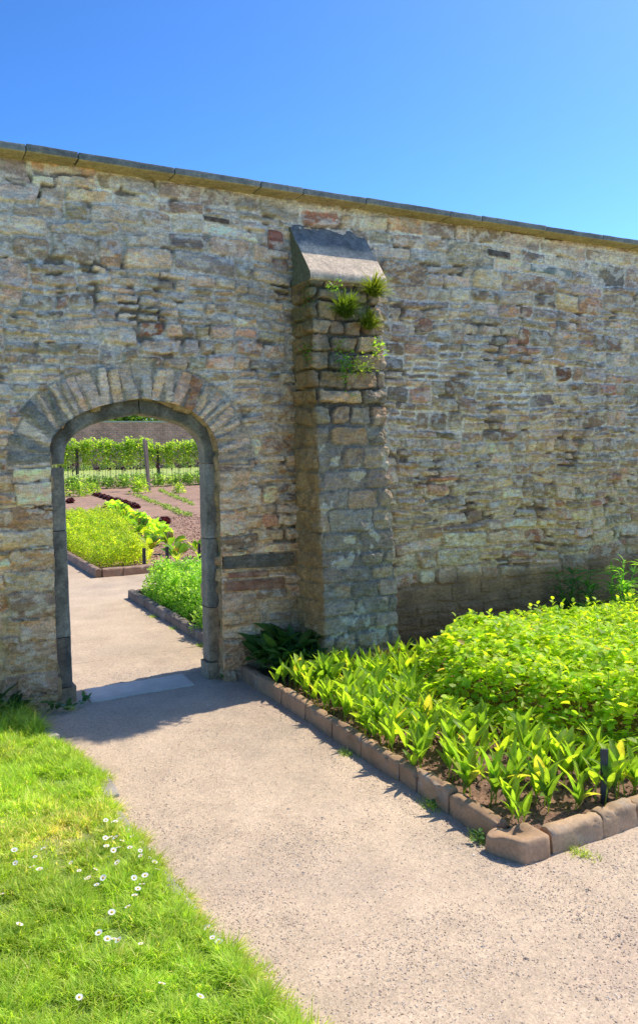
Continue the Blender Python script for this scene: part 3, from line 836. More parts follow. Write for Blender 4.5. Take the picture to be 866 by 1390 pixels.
# corner block with a scooped top
def corner_block():
    P_ = [(1.99, -2.70), (2.0, -2.74), (2.045, -2.825), (2.06, -2.836), (2.18, -2.838), (2.188, -2.83), (2.188, -2.71), (2.18, -2.70), (2.13, -2.675), (2.06, -2.665), (2.005, -2.67), (1.99, -2.68), (1.99, -2.70)]
    out = np.concatenate([np.linspace(P_[i], P_[i + 1], 6, endpoint=False) for i in range(len(P_) - 1)])
    n = len(out); cen = out.mean(0); lev = [(-.03, 1.0), (.02, 1.0), (.05, .985), (.072, .965), (.08, .94), (.084, .89), (.085, .8), (.085, .68), (.085, .5), (.085, .35), (.085, .18)]
    V = []; 
    for z, s in lev:
        P = cen + (out - cen) * s; V.append(np.c_[P, np.full(n, z)])
    V = np.concatenate(V); V = np.vstack([V, [[cen[0], cen[1], .085]]])
    top = V[:, 2] > .04
    scoop = .035 * np.exp(-(((V[:, 0] - 2.10) / .045) ** 2 + ((V[:, 1] + 2.71) / .05) ** 2)) + .02 * np.exp(-(((V[:, 0] - 2.00) / .03) ** 2 + ((V[:, 1] + 2.70) / .04) ** 2))
    V[:, 2] -= scoop * top; V += .006 * np.c_[fbm(V[:, 1] * 20, V[:, 2] * 20, 171, 3), fbm(V[:, 0] * 20, V[:, 2] * 20, 172, 3), fbm(V[:, 0] * 20, V[:, 1] * 20, 173, 3) * top]
    f = []
    for a in range(len(lev) - 1):
        i = np.arange(n); j = (i + 1) % n; f.append(np.stack([a * n + i, a * n + j, (a + 1) * n + j, (a + 1) * n + i], 1))
    f = np.concatenate(f); a = len(lev) - 1; i = np.arange(n)
    tri = np.stack([a * n + i, a * n + (i + 1) % n, np.full(n, len(lev) * n)], 1)
    C = np.array((.40, .25, .14)) * (1 + .7 * fbm(V[:, 0] * 14, V[:, 1] * 14 + V[:, 2] * 9, 174, 4))[:, None]
    pl = (sst(.09, .095, V[:, 2]) * sst(.05, .2, fbm(V[:, 0] * 20, V[:, 1] * 20, 175, 3)))[:, None]
    C = C * (1 - .5 * pl) + .5 * pl * np.array((.40, .38, .34))
    o = mesh_obj('corner_block', V, [f, tri], M_edge, C)
    tag(o, 'worn stone corner block with scooped top where both edging rows meet', 'corner stone')
corner_block()
GB = 'edging stones beside the path beyond the doorway'
yy = [.60, .95, 1.30, 1.68, 2.05, 2.42, 2.75, 3.08, 3.40]
ordn = ['first', 'second', 'third', 'fourth', 'fifth', 'sixth', 'seventh', 'eighth', 'ninth', 'tenth', 'eleventh']
for i in range(len(yy) - 1):
    edging((2.165, yy[i] + .002), (2.165, yy[i + 1] - .002), .085, .09, 180 + i, tuple(np.array((.20, .165, .13)) * random.uniform(.85, 1.15)),
           '%s edging stone behind the right door jamb, below the pale green bush' % ordn[i], GB)
for i, x0 in enumerate(np.arange(2.25, 5.0, .37)):
    edging((x0, 3.38), (x0 + .365, 3.38), .085, .09, 195 + i, (.25, .17, .12), '%s edging stone along the far side of the pale green bush' % ordn[i], GB)
yy = [4.98, 5.35, 5.75, 6.2, 6.6, 7.05, 7.5, 7.95, 8.4, 8.85]
for i in range(len(yy) - 1):
    edging((2.165, yy[i] + .002), (2.165, yy[i + 1] - .002), .085, .11, 210 + i, tuple(np.array((.30, .20, .14)) * random.uniform(.9, 1.1)),
           '%s edging stone back from the corner of the vegetable plot' % ordn[i], GB)
for i, x0 in enumerate([2.26, 2.52, 2.92, 3.32, 3.72, 4.12, 4.52]):
    edging((x0 + .395 if i else 2.515, 4.97), (x0, 4.955), .09, .11, 225 + i, tuple(np.array((.36, .235, .165)) * random.uniform(.92, 1.08)),
           '%s edging stone right of the corner along the front of the vegetable plot' % ordn[i], GB).rotation_euler[2] = PI + R_(1)
# stone slips along the lawn edge
for i, (y0, y1) in enumerate([(-.62, -.30), (-1.45, -1.12), (-2.0, -1.62), (-2.5, -2.1), (-2.98, -2.6)]):
    ym = (y0 + y1) / 2; xm = float(LEX(ym))
    V, F, C = slab(-.035, .03, -(y1 - y0) / 2, (y1 - y0) / 2, -.04, .012 if i else .045, .03, .006, .004, 240 + i, lambda V: np.array((.33, .29, .25)) * (1 + .5 * fbm(V[:, 0] * 9, V[:, 1] * 9, 241, 3))[:, None])
    o = mesh_obj('lawn_edging', V, [F], M_slab, C, loc=(xm + .0, ym, 0)); dx = float(LEX(y1) - LEX(y0)); o.rotation_euler = (0, 0, -math.atan2(dx, y1 - y0))
    tag(o, ['grey stone slip tilted by the left wall foot at the lawn corner', 'sunken stone slip at the lawn edge, nearest the doorway shadow but one', 'sunken stone slip at the lawn edge beside the dry grass patch',
            'sunken stone slip at the lawn edge beside the daisies', 'sunken stone slip at the lawn edge closest to the viewer'][i], 'edging stone', 'sunken stone slips along the lawn edge')

# =====================================================================
# leaves
# =====================================================================
def leaves(P, az, pitch, L, W, curl, fold, roll, colr, seg=5, shape='lance', tipcol=None):
    """vectorised leaf blades. returns V,F,C"""
    P = np.atleast_2d(P); n = len(P); az, pitch, L, W, curl, fold, roll = [np.broadcast_to(np.asarray(a, float), (n,)) for a in (az, pitch, L, W, curl, fold, roll)]
    t = np.linspace(0, 1, seg + 1)
    if shape == 'lance': w = np.sin(PI * np.clip(t, 0, 1) ** .85) ** .8 * .5 + .03 * (1 - t)
    elif shape == 'heart': w = .5 * np.sqrt(np.clip(1 - (2 * t ** .72 - 1) ** 2, 0, 1)) * (1.15 - .35 * t)
    elif shape == 'strap': w = .5 * (1 - t ** 2.2) ** .8 * (.55 + .45 * np.sin(PI * (t * .8 + .1)))
    elif shape == 'oval': w = .5 * np.sin(PI * t) ** .55
    w[-1] = .004; w = w.copy(); w[0] = max(w[0], .03)
    ang = pitch[:, None] - curl[:, None] * (t[None, :-1] + .5 / seg)
    dr = np.cos(ang) * (L / seg)[:, None]; dz = np.sin(ang) * (L / seg)[:, None]
    rr = np.concatenate([np.zeros((n, 1)), np.cumsum(dr, 1)], 1); zz = np.concatenate([np.zeros((n, 1)), np.cumsum(dz, 1)], 1)
    ca, sa = np.cos(az)[:, None], np.sin(az)[:, None]
    mid = np.stack([rr * ca, rr * sa, zz], -1)
    a2 = np.concatenate([ang, ang[:, -1:]], 1)
    side = np.stack([-sa * np.ones_like(rr), ca * np.ones_like(rr), np.zeros_like(rr)], -1)
    nrm = np.stack([-np.sin(a2) * ca, -np.sin(a2) * sa, np.cos(a2)], -1)
    cr, sr = np.cos(roll)[:, None, None], np.sin(roll)[:, None, None]
    s2 = side * cr + nrm * sr; n2 = nrm * cr - side * sr
    ww = (w[None, :] * W[:, None])[..., None]; fo = fold[:, None, None]
    Lf = mid + s2 * ww * np.cos(fo) + n2 * ww * np.sin(fo)
    Rt = mid - s2 * ww * np.cos(fo) + n2 * ww * np.sin(fo)
    V = np.stack([Lf, mid, Rt], 2) + P[:, None, None, :]
    V = V.reshape(n, -1, 3); m = 3 * (seg + 1)
    q = []
    for i in range(seg):
        b = 3 * i; q += [(b, b + 1, b + 4, b + 3), (b + 1, b + 2, b + 5, b + 4)]
    F = (np.array(q)[None] + m * np.arange(n)[:, None, None]).reshape(-1, 4)
    c = np.broadcast_to(np.asarray(colr, float), (n, 3))
    C = np.repeat(c[:, None, :], m, 1).reshape(n, seg + 1, 3, 3).copy()
    C[:, :, 1] *= 1.12
    if tipcol is not None:
        tt = (t ** 2)[None, :, None, None]; C = C * (1 - .5 * tt) + .5 * tt * np.array(tipcol)
    return V.reshape(-1, 3), F, C.reshape(-1, 3)

def stem(A, p0, p1, r0, r1, c, n=5, bend=(0, 0, 0)):
    p0 = np.array(p0, float); p1 = np.array(p1, float); k = 4
    d = p1 - p0; d /= np.linalg.norm(d); u = np.cross(d, (0, 0, 1.0)) if abs(d[2]) < .95 else np.cross(d, (1.0, 0, 0)); u /= np.linalg.norm(u); v = np.cross(d, u)
    k = 5; V = []
    for i, t in enumerate(np.linspace(0, 1, n)):
        c0 = p0 + (p1 - p0) * t + np.array(bend) * math.sin(PI * t); r = r0 + (r1 - r0) * t
        for j in range(k):
            a = 2 * PI * j / k; V.append(c0 + r * (u * math.cos(a) + v * math.sin(a)))
    i = np.arange(n - 1)[:, None] * k; j = np.arange(k)[None]; jn = (j + 1) % k
    F = np.stack([i + j, i + jn, i + k + jn, i + k + j], -1).reshape(-1, 4)
    A.add(V, [F], c)

def instance(me, name, loc, rz, sc, label, cat, group, sq=1.0, tilt=0):
    o = bpy.data.objects.new(name, me); o.location = loc; o.rotation_euler = (random.uniform(-tilt, tilt), random.uniform(-tilt, tilt), rz); o.scale = (sc, sc, sc * sq)
    link(o); tag(o, label, cat, group); return o

# ---- lily plants in the near bed --------------------------------------
G1 = np.array((.115, .178, .026)); G2 = np.array((.085, .145, .026)); G3 = np.array((.165, .225, .03))
def lily_variant(seed, big=1.0, dark=False):
    r = np.random.default_rng(seed); A = Acc()
    ns = r.integers(2, 4)
    for s_ in range(ns):
        bx, by = r.normal(0, .024, 2); a0 = r.uniform(0, 2 * PI); hgt = r.uniform(.05, .10) * big
        lean = r.uniform(0, .03); tx, ty = bx + lean * math.cos(a0), by + lean * math.sin(a0)
        stem(A, (bx, by, -.03), (tx, ty, hgt), .0035, .003, (.16, .19, .06), 4)
        nl = r.integers(3, 6)
        az = a0 + np.arange(nl) * (2 * PI / nl) * .9 + r.normal(0, .35, nl)
        z = hgt * r.uniform(.55, 1.0, nl)
        P = np.c_[np.full(nl, tx), np.full(nl, ty), z]
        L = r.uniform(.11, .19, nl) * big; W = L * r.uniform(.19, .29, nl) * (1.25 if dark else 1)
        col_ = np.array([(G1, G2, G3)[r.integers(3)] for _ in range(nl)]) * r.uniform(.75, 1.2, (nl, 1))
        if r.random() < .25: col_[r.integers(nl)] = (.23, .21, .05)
        if dark: col_ = col_ * np.array((.55, .72, .9))  # same leaves darkened: the wall's shade is put into their colour
        A.add(*(lambda t: (t[0], [t[1]], t[2]))(leaves(P, az, r.uniform(.95, 1.5, nl) - (.35 if dark else 0), L, W, r.uniform(.15, .95, nl), r.uniform(.2, .6, nl), r.normal(0, .35, nl), col_, 6, 'lance')))
    return A.mesh('lily_leaves', M_dark if dark else M_leaf)
lil = [lily_variant(500 + i) for i in range(12)]
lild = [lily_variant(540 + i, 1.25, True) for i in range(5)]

def mass_inside(x, y):    # footprint of the tall heart-leaved ground cover
    b = 2.52 + .30 * np.clip(-1.15 - y, 0, .6) / .6 * 0
    fl = np.interp(y, [-2.72, -2.55, -2.2, -1.75, -1.4, -1.1, -.85, -.6, -.45], [3.12, 3.02, 2.84, 2.68, 2.66, 2.76, 2.95, 3.35, 4.1])
    return x - fl - .05 * (vn(x * 9, y * 9, 600) - .5)
pts = []
tries = 0
while len(pts) < 285 and tries < 60000:
    tries += 1
    x = random.uniform(2.165, 3.3); y = random.uniform(-2.68, -.12)
    if mass_inside(np.array([x]), np.array([y]))[0] > -.02: continue
    if x > BX0 - .02 and y > -.49: continue
    if y < -2.4 and random.random() < .35: continue
    md = .076 if y > -1.9 else .115
    if any((x - a) ** 2 + (y - b) ** 2 < md * md for a, b in pts): continue
    pts.append((x, y))
GL = 'young lily plants filling the bed along the path'
for i, (x, y) in enumerate(pts):
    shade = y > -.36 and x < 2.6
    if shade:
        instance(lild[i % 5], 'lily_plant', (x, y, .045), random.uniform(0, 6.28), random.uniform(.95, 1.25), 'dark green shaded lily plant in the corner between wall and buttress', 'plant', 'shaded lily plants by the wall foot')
    else:
        lab = 'bright green young lily plant among many on brown soil beside the edging'
        g = GL
        instance(lil[i % 12], 'lily_plant', (x, y, .045), random.uniform(0, 6.28), random.uniform(.66, 1.08), lab, 'plant', g, tilt=.14)
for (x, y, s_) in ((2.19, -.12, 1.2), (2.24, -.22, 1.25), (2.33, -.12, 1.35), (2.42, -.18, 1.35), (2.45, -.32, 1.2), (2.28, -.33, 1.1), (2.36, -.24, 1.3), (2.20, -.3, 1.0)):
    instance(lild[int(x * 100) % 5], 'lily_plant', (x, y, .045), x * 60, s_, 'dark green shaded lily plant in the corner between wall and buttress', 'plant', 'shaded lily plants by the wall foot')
for (x, y, s_, lab) in ((2.20, -2.60, .85, 'lone small lily plant just behind the scooped corner block'), (2.86, -2.68, .8, 'small lily plant right of the dark label stake, close to the edging'),
                        (3.22, -.62, 1.0, 'lone lily plant standing tall at the right foot of the buttress')):
    instance(lil[int(x * 70) % 12], 'lily_plant', (x, y, .05), x * 40, s_, lab, 'plant', None)

# ---- heart-leaved ground cover mass ------------------------------------
def cover():
    n = 52000
    x = rng.uniform(2.4, 7.4, n) ; y = rng.uniform(-2.72, -.12, n)
    k = rng.random(n) < np.where(x > 5, .5, 1); x, y = x[k], y[k]
    dd = mass_inside(x, y)
    far = sst(-.32, -.42, y) + 0 * x
    k = (dd > 0) & ~((y > -.30)) 
    x, y, dd = x[k], y[k], dd[k]
    back = np.clip((-.33 - y) / .25, 0, 1)
    top = (.12 + .24 * sst(0, .30, dd)) * (.45 + .55 * back) + .12 * fbm(x * 2.6, y * 2.6, 610, 3) + .14 * fbm(x * 7, y * 7, 611, 3)
    top = top * (1 - .30 * sst(3.5, 4.8, x)); top = np.maximum(top, .07)
    u = rng.random(len(x)); z = top * (1 - .42 * u ** 1.6) + .04
    n = len(x); az = rng.uniform(0, 2 * PI, n)
    L = rng.uniform(.028, .060, n); W = L * rng.uniform(.62, .85, n)
    pal = np.array([(.20, .26, .028), (.15, .225, .026), (.25, .29, .035), (.11, .18, .03)])
    c = pal[rng.choice(4, n, p=[.36, .3, .2, .14])] * rng.uniform(.75, 1.2, n)[:, None]
    br_ = rng.random(n) < .012; c[br_] = np.array((.24, .17, .07)) * rng.uniform(.6, 1.2, br_.sum())[:, None]
    A = Acc()
    V, F, C = leaves(np.c_[x, y, z], az, rng.uniform(-.2, .6, n), L, W, rng.uniform(.1, 1.0, n), rng.uniform(-.1, .5, n), rng.normal(0, .45, n), c, 4, 'heart')
    A.add(V, [F], C)
    # upright shoots on top
    for i in range(260):
        xx = random.uniform(2.7, 6.5); yv = random.uniform(-2.6, -.4)
        d0 = float(mass_inside(np.array([xx]), np.array([yv]))[0])
        if d0 < .08: continue
        h = .30 + .10 * random.random() * (1 if yv < -.7 else .4)
        h *= .45 + .55 * min(1, max(0, (-.33 - yv) / .25))
        stem(A, (xx, yv, 0), (xx + random.uniform(-.02, .02), yv, h + .04), .003, .002, (.16, .2, .05), 3)
        m = 5; zz = h + np.linspace(-.04, .05, m)
        V, F, C = leaves(np.c_[np.full(m, xx), np.full(m, yv), zz], np.arange(m) * 2.4 + xx * 9, rng.uniform(.5, 1.2, m), .045, .028, .5, .3, 0.0, pal[:m % 4 + 1][0], 4, 'heart')
        A.add(V, [F], C)
    o = A.obj('ground_cover', M_leaf)
    tag(o, 'dense yellow green heart leaved foliage covering the bed before the wall', 'ground cover', kind='stuff')
cover()

# ---- narrow leaved tall plants at the right -----------------------------
def tall_variant(seed, h, tone, L=(.10, .17)):
    r = np.random.default_rng(seed); A = Acc()
    for s_ in range(r.integers(2, 4)):
        bx, by = r.normal(0, .04, 2); lx, ly = r.normal(0, .05, 2); hh = h * r.uniform(.7, 1.0)
        stem(A, (bx, by, -.02), (bx + lx, by + ly, hh), .006, .003, np.array(tone) * 1.1, 6)
        m = int(hh * 75); t = r.uniform(.15, 1.0, m)
        P = np.c_[bx + lx * t, by + ly * t, hh * t]
        V, F, C = leaves(P, np.arange(m) * 2.4 + r.normal(0, .2, m), r.uniform(.35, 1.0, m), r.uniform(*L, m), r.uniform(.014, .022, m), r.uniform(.4, 1.3, m), .3, r.normal(0, .3, m), np.array(tone) * r.uniform(.75, 1.25, (m, 1)), 5, 'lance')
        A.add(V, [F], C)
    return A.mesh('narrow_leaves', M_leaf)
for i, (x, y, h, tone, lab) in enumerate([(5.26, -.52, .62, (.10, .2, .03), 'tallest narrow leaved lily stem at the right edge before the wall'),
        (5.48, -.62, .55, (.13, .22, .03), 'narrow leaved plant cut by the right edge of the photo'),
        (4.93, -.42, .30, (.12, .21, .03), 'short narrow leaved plant at the left of the tall clump by the wall'),
        (5.12, -.30, .50, (.05, .12, .035), 'dark shaded narrow leaved plant against the brown wall foot'),
        (4.98, -.20, .52, (.04, .11, .035), 'dark bluish leaved plant closest to the wall behind the tall clump'),
        (5.38, -.35, .48, (.09, .18, .05), 'pale narrow leaved plant inside the right hand clump'),
        (5.75, -.5, .5, (.11, .2, .04), 'narrow leaved plant outside the photo, right of the tall clump')]):
    instance(tall_variant(700 + i, h, tone), 'tall_leafy_plant', (x, y, .04), i * 1.3, 1.0, lab, 'plant', 'narrow leaved plants by the wall')
# weeds along the wall foot
def weed_variant(seed, tone, n=9, L=(.04, .08), ratio=.5):
    r = np.random.default_rng(seed); A = Acc()
    V, F, C = leaves(np.c_[r.normal(0, .015, n), r.normal(0, .015, n), np.abs(r.normal(.015, .015, n))], r.uniform(0, 6.28, n), r.uniform(.2, 1.1, n), r.uniform(*L, n), r.uniform(*L, n) * ratio, r.uniform(.2, .9, n), .2, r.normal(0, .3, n), np.array(tone) * r.uniform(.7, 1.3, (n, 1)), 5, 'oval')
    A.add(V, [F], C); return A.mesh('weed_leaves', M_dark)
wd = [weed_variant(720 + i, (.07, .14, .03)) for i in range(4)]
wb = [weed_variant(730 + i, (.05, .11, .03), 14, (.07, .13)) for i in range(3)]
for i, (x, y, s_, k, lab) in enumerate([(3.45, -.18, 1.1, 1, 'small green weed on bare soil at the right foot of the buttress'), (3.75, -.12, 1.2, 1, 'small weed against the brown wall foot'),
        (1.93, .0, .5, 0, 'tiny weed growing beside the right door jamb base'), (1.00, -.03, .8, 0, 'small weed on the gravel by the left door jamb'), (.80, -.10, 1.2, 0, 'low weed at the foot of the left door jamb stones'),
        (.88, -.12, .9, 0, 'flat weed on gravel between the lawn corner and the slab'), (.48, -.05, 1.6, 1, 'leafy dark weed against the wall at the left edge of the photo'),
        (.56, -.09, 1.3, 1, 'dark weed in long grass beneath the left wall'), (.38, -.08, 1.7, 1, 'large dark weed under the left wall beyond the photo edge'),
        (2.03, -2.28, .5, 0, 'tiny weed in gravel beside the side edging row'), (2.01, -2.62, .55, 0, 'grassy weed by the corner block')]):
    me = (wb if k else wd)[i % 3]
    instance(me, 'weed', (x, y, .02), i * 1.7, s_, lab, 'weed', 'weeds around the wall foot')

# ---- lawn grass ---------------------------------------------------------
def grass(name, label, n, xf, yf, hf, colf, z0f, w=.0034):
    x, y = xf, yf
    n = len(x); L = hf(x, y); az = rng.uniform(0, 2 * PI, n); lean = rng.uniform(.05, .75, n); bend = rng.uniform(.2, 1.1, n)
    t = np.array([0, .5, 1.0]); V = np.zeros((n, 5, 3))
    ca, sa = np.cos(az), np.sin(az)
    def pos(tt):
        a = lean + bend * tt
        r = L * tt * np.sin(a); zz = L * tt * np.cos(a * .9)
        return np.stack([x + r * ca, y + r * sa, z0f(x, y) - .004 + np.maximum(zz, .002 * tt)], 1)
    wv = w * rng.uniform(.7, 1.4, n); sx = np.stack([-sa, ca, 0 * sa], 1)
    p0, p1, p2 = pos(0), pos(.5), pos(1.0)
    V[:, 0] = p0 - sx * wv[:, None] * .5; V[:, 1] = p0 + sx * wv[:, None] * .5
    V[:, 2] = p1 - sx * wv[:, None] * .45; V[:, 3] = p1 + sx * wv[:, None] * .45; V[:, 4] = p2
    b = 5 * np.arange(n)[:, None]
    C = np.repeat(colf(x, y), 5, 0)
    o = mesh_obj(name, V.reshape(-1, 3), [np.array([[0, 1, 3, 2]]) + b, np.array([[2, 3, 4]]) + b], M_grass, C)
    tag(o, label, 'grass', kind='stuff'); return o
def lawn_z(x, y):
    return .03 - .045 * sst(.045, 0, LEX(y) - x) + .025 * fbm(x * 3, y * 3, 421, 4)
n = 330000
y = rng.uniform(-3.6, -.02, n); x = LEX(y) + .02 - (rng.random(n) ** 1.25) * 1.15
x2 = .1 - rng.random(110000) ** 1.5 * 2.8; y2 = rng.uniform(-6.5, -.02, 110000)
x = np.r_[x, x2]; y = np.r_[y, y2]; n = len(x)
k = (rng.random(n) < np.where((x < .1) | (y < -3.1), .4, 1.0)); x, y = x[k], y[k]
cl = fbm(x * 14, y * 14, 461, 3)
k = rng.random(len(x)) < np.clip(.7 + 2.4 * cl - .4 * dryness(x, y), .06, 1); x, y = x[k], y[k]
k = ~((x > LEX(y) - .02) & (fbm(y * 9, x * 9, 463, 2) > .12)); x, y = x[k], y[k]
def gh(x, y):
    cl = fbm(x * 14, y * 14, 461, 3)
    h = (.024 + .040 * rng.random(len(x)) ** 1.5) * (1 + 2.0 * cl) * (1 - .55 * np.clip(dryness(x, y), 0, 1))
    ed = sst(.10, .0, LEX(y) - x) * (fbm(y * 4, x * 0, 464, 2) > -.1); h = h * (1 + .55 * ed * rng.random(len(x)))
    wl = np.exp(-((y + .28) / .28) ** 2) * sst(.74, .62, x); return np.maximum(h * (1 + 1.7 * wl * rng.random(len(x)) ** 1.5), .008)
def gc(x, y):
    pal = np.array([(.155, .225, .028), (.12, .19, .026), (.20, .255, .04), (.32, .30, .12)])
    d = np.clip(dryness(x, y), 0, 1); m = len(x)
    i = rng.choice(3, m, p=[.45, .3, .25]); i = np.where(rng.random(m) < .03 + .62 * d, 3, i)
    return pal[i] * rng.uniform(.75, 1.25, m)[:, None] * (1 + .5 * fbm(x * 3, y * 3, 466, 3))[:, None]
grass('grass', 'short bright green lawn grass with longer tufts along the path', n, x, y, gh, gc, lawn_z)
# tufts in the gravel
n = 1300
cx = np.array([2.03, 2.04, 2.02, 2.30, .93, 2.13, 2.13, 2.13, .90]); cy = np.array([-2.60, -2.25, -1.55, -2.87, -2.9, 1.0, 1.7, 2.3, -.05])
i = rng.integers(0, len(cx), n); x = cx[i] + rng.normal(0, .02, n); y = cy[i] + rng.normal(0, .035, n)
grass('grass_tufts', 'small grass tufts sprouting from gravel beside the edging stones', n, x, y, lambda x, y: rng.uniform(.01, .045, len(x)), gc, lambda x, y: 0 * x, .0022)

# daisies
D = [(0.78, -1.772), (0.712, -1.826), (0.743, -1.836), (0.744, -1.859), (0.76, -1.896), (0.795, -1.857), (0.788, -1.948), (0.681, -1.951), (0.696, -1.975), (0.713, -1.985), (0.732, -2.007), (0.669, -2.019), (0.684, -2.07), (0.741, -2.095), (0.835, -2.061), (0.767, -2.145), (0.797, -2.157), (0.812, -2.176), (0.757, -2.189), (0.794, -2.278), (0.656, -2.119), (0.671, -2.182), (0.706, -2.058), (0.521, -2.1), (0.534, -2.179), (0.547, -2.243), (0.587, -2.199), (0.734, -2.329), (0.695, -2.326), (0.711, -2.371), (0.691, -2.39), (0.668, -2.435), (0.34, -2.002), (0.391, -2.054), (0.414, -1.951), (0.41, -1.996), (0.449, -1.931), (0.35, -1.889), (0.269, -2.198), (0.3, -2.409), (0.574, -2.503), (0.514, -2.582), (0.531, -2.625), (0.549, -2.633), (0.56, -2.644), (0.617, -2.693), (0.628, -2.499), (0.831, -2.703), (0.848, -2.759), (0.818, -2.783), (0.41, -2.099), (.60, -2.27), (.57, -2.30), (.555, -2.24), (.10, -2.25), (.05, -1.9), (.62, -2.9), (.7, -3.0), (.4, -2.85)]
def daisy_meshes():
    A = Acc(); m = 16
    V, F, C = leaves(np.tile((0, 0, 0), (m, 1)), np.arange(m) * 2 * PI / m, .18, .0115, .0052, -.1, .1, 0.0, (.82, .82, .80), 3, 'oval'); A.add(V, [F], C)
    pet = A.mesh('petals', M_petal)
    A = Acc(); th = np.linspace(0, 2 * PI, 9)[:-1]
    V = np.vstack([np.c_[.0042 * np.cos(th), .0042 * np.sin(th), 0 * th + .001], np.c_[.0028 * np.cos(th), .0028 * np.sin(th), 0 * th + .003], [[0, 0, .0036]]])
    i = np.arange(8); A.add(V, [np.stack([i, (i + 1) % 8, 8 + (i + 1) % 8, 8 + i], 1), np.stack([8 + i, 8 + (i + 1) % 8, np.full(8, 16)], 1)], (.75, .52, .04)); cen = A.mesh('centre', M_petal)
    A = Acc(); stem(A, (0, 0, -.05), (0, 0, 0), .0008, .0008, (.14, .2, .05), 3); stm = A.mesh('stalk', M_grass)
    return pet, cen, stm
pm, cm, sm = daisy_meshes()
for i, (x, y) in enumerate(D):
    z = float(lawn_z(np.array([x]), np.array([y]))[0]) + random.uniform(.038, .052)
    e = empty('daisy', (x, y, z), random.uniform(0, 6.28)); s_ = random.uniform(.8, 1.25); e.scale = (s_,) * 3
    e.rotation_euler = (random.uniform(-.4, .4), random.uniform(-.1, .5), random.uniform(0, 6))
    tag(e, 'small white daisy with yellow centre growing in the lawn by the path', 'daisy', 'daisies scattered in the lawn')
    for nm, me in (('petals', pm), ('centre', cm), ('stalk', sm)): link(bpy.data.objects.new(nm, me), e)

# ---- plants growing on the buttress --------------------------------------
def tuft_mesh(seed, n, L, tone, w=.009, droop=1.2, fan=1.2):
    r = np.random.default_rng(seed)
    az = r.normal(-PI / 2, fan, n)
    P = np.c_[r.normal(0, .018, n), r.uniform(-.02, 0, n), r.normal(0, .010, n)]
    V, F, C = leaves(P, az, r.uniform(.3, 1.5, n), r.uniform(.5, 1.0, n) * L, w, r.uniform(.3, droop, n), .25, 0.0, np.array(tone) * r.uniform(.6, 1.3, (n, 1)), 5, 'strap')
    A = Acc(); A.add(V, [F], C); return A.mesh('tuft_blades', M_leaf)
for i, (x, y, z, n, L, tone, lab) in enumerate([
        (2.98, -.345, 2.66, 190, .20, (.085, .105, .02), 'spiky green tuft growing right under the buttress cap'),
        (2.755, -.345, 2.50, 260, .22, (.06, .085, .018), 'largest dark green spiky tuft in the buttress joint, below left'),
        (2.93, -.355, 2.43, 190, .175, (.09, .11, .02), 'spiky yellowish tuft right of the largest one on the buttress')]):
    instance(tuft_mesh(740 + i, n, L, tone), 'wall_tuft', (x, y, z), 0, 1.0, lab, 'wall plant', 'plants rooted in the buttress')
def bushlet(seed, n, sx, sz, L, tone, mat=M_leaf, sy=.05, shape='oval'):
    r = np.random.default_rng(seed)
    P = np.c_[r.normal(0, sx, n), -np.abs(r.normal(0, sy, n)), r.normal(0, sz, n)]
    V, F, C = leaves(P, r.uniform(0, 2 * PI, n), r.uniform(-.5, 1.0, n), L * r.uniform(.6, 1.3, n), L * .55, .5, .2, r.normal(0, .5, n), np.array(tone) * r.uniform(.6, 1.35, (n, 1)), 3, shape)
    A = Acc(); A.add(V, [F], C); return A.mesh('small_leaves', mat)
for i, (x, y, z, n, sx, sz, L, tone, lab) in enumerate([
        (2.72, -.345, 2.16, 160, .035, .06, .024, (.06, .13, .03), 'mid green leafy cushion hanging on the left half of the buttress face'),
        (2.86, -.35, 2.15, 170, .05, .035, .022, (.16, .20, .05), 'pale yellow green leafy cushion right of the darker one'),
        (3.00, -.34, 2.27, 60, .025, .04, .028, (.10, .17, .03), 'small leafy sprig above the pale cushion on the buttress'),
        (2.66, -.335, 2.69, 70, .035, .02, .022, (.06, .12, .03), 'small leafy patch directly under the left of the buttress cap'),
        (2.505, -.22, 2.62, 60, .012, .04, .020, (.045, .09, .025), 'dark leafy patch on the buttress side just under the cap'),
        (2.505, -.22, 2.26, 80, .014, .035, .022, (.05, .11, .025), 'dark leafy patch lower on the shaded buttress side'),
        (2.80, -.35, 1.95, 20, .02, .015, .016, (.10, .15, .03), 'tiny sprout in a lower joint of the buttress face'),
        (2.69, -.34, 2.30, 36, .018, .02, .018, (.07, .13, .03), 'tiny leafy sprout above the mid green cushion')]):
    instance(bushlet(750 + i, n, sx, sz, L, tone), 'wall_sprig', (x, y, z), 0, 1.0, lab, 'wall plant', 'plants rooted in the buttress')

# ---- label stakes -----------------------------------------------------
def stake(x, y, h, w, label, grp, tone=(.075, .07, .065), rz=0.0, z0=.03):
    e = empty('label_stake', (x, y, z0), rz); tag(e, label, 'label stake', grp)
    V, F, C = slab(-w / 2, w / 2, -.004, .004, -.08, h, .02, .0015, .0004, int(x * 10), lambda V: np.array(tone) * (1 + .5 * fbm(V[:, 0] * 60, V[:, 2] * 30, 3, 3))[:, None])
    mesh_obj('blade', V, [F], M_metal, C, e)
    return e
stake(2.655, -2.675, .245, .033, 'dark metal label stake in soil behind the front edging stones', None, rz=R_(-28))
for i, (x, y, l) in enumerate([(2.86, 5.22, 'left dark label stake at the front of the vegetable plot'), (3.17, 5.20, 'middle dark label stake beside the herb rows'), (3.65, 5.28, 'right dark label stake in front of the chard')]):
    stake(x, y, .27, .045, l, 'label stakes at the front of the vegetable plot', (.06, .062, .07), R_(-32))

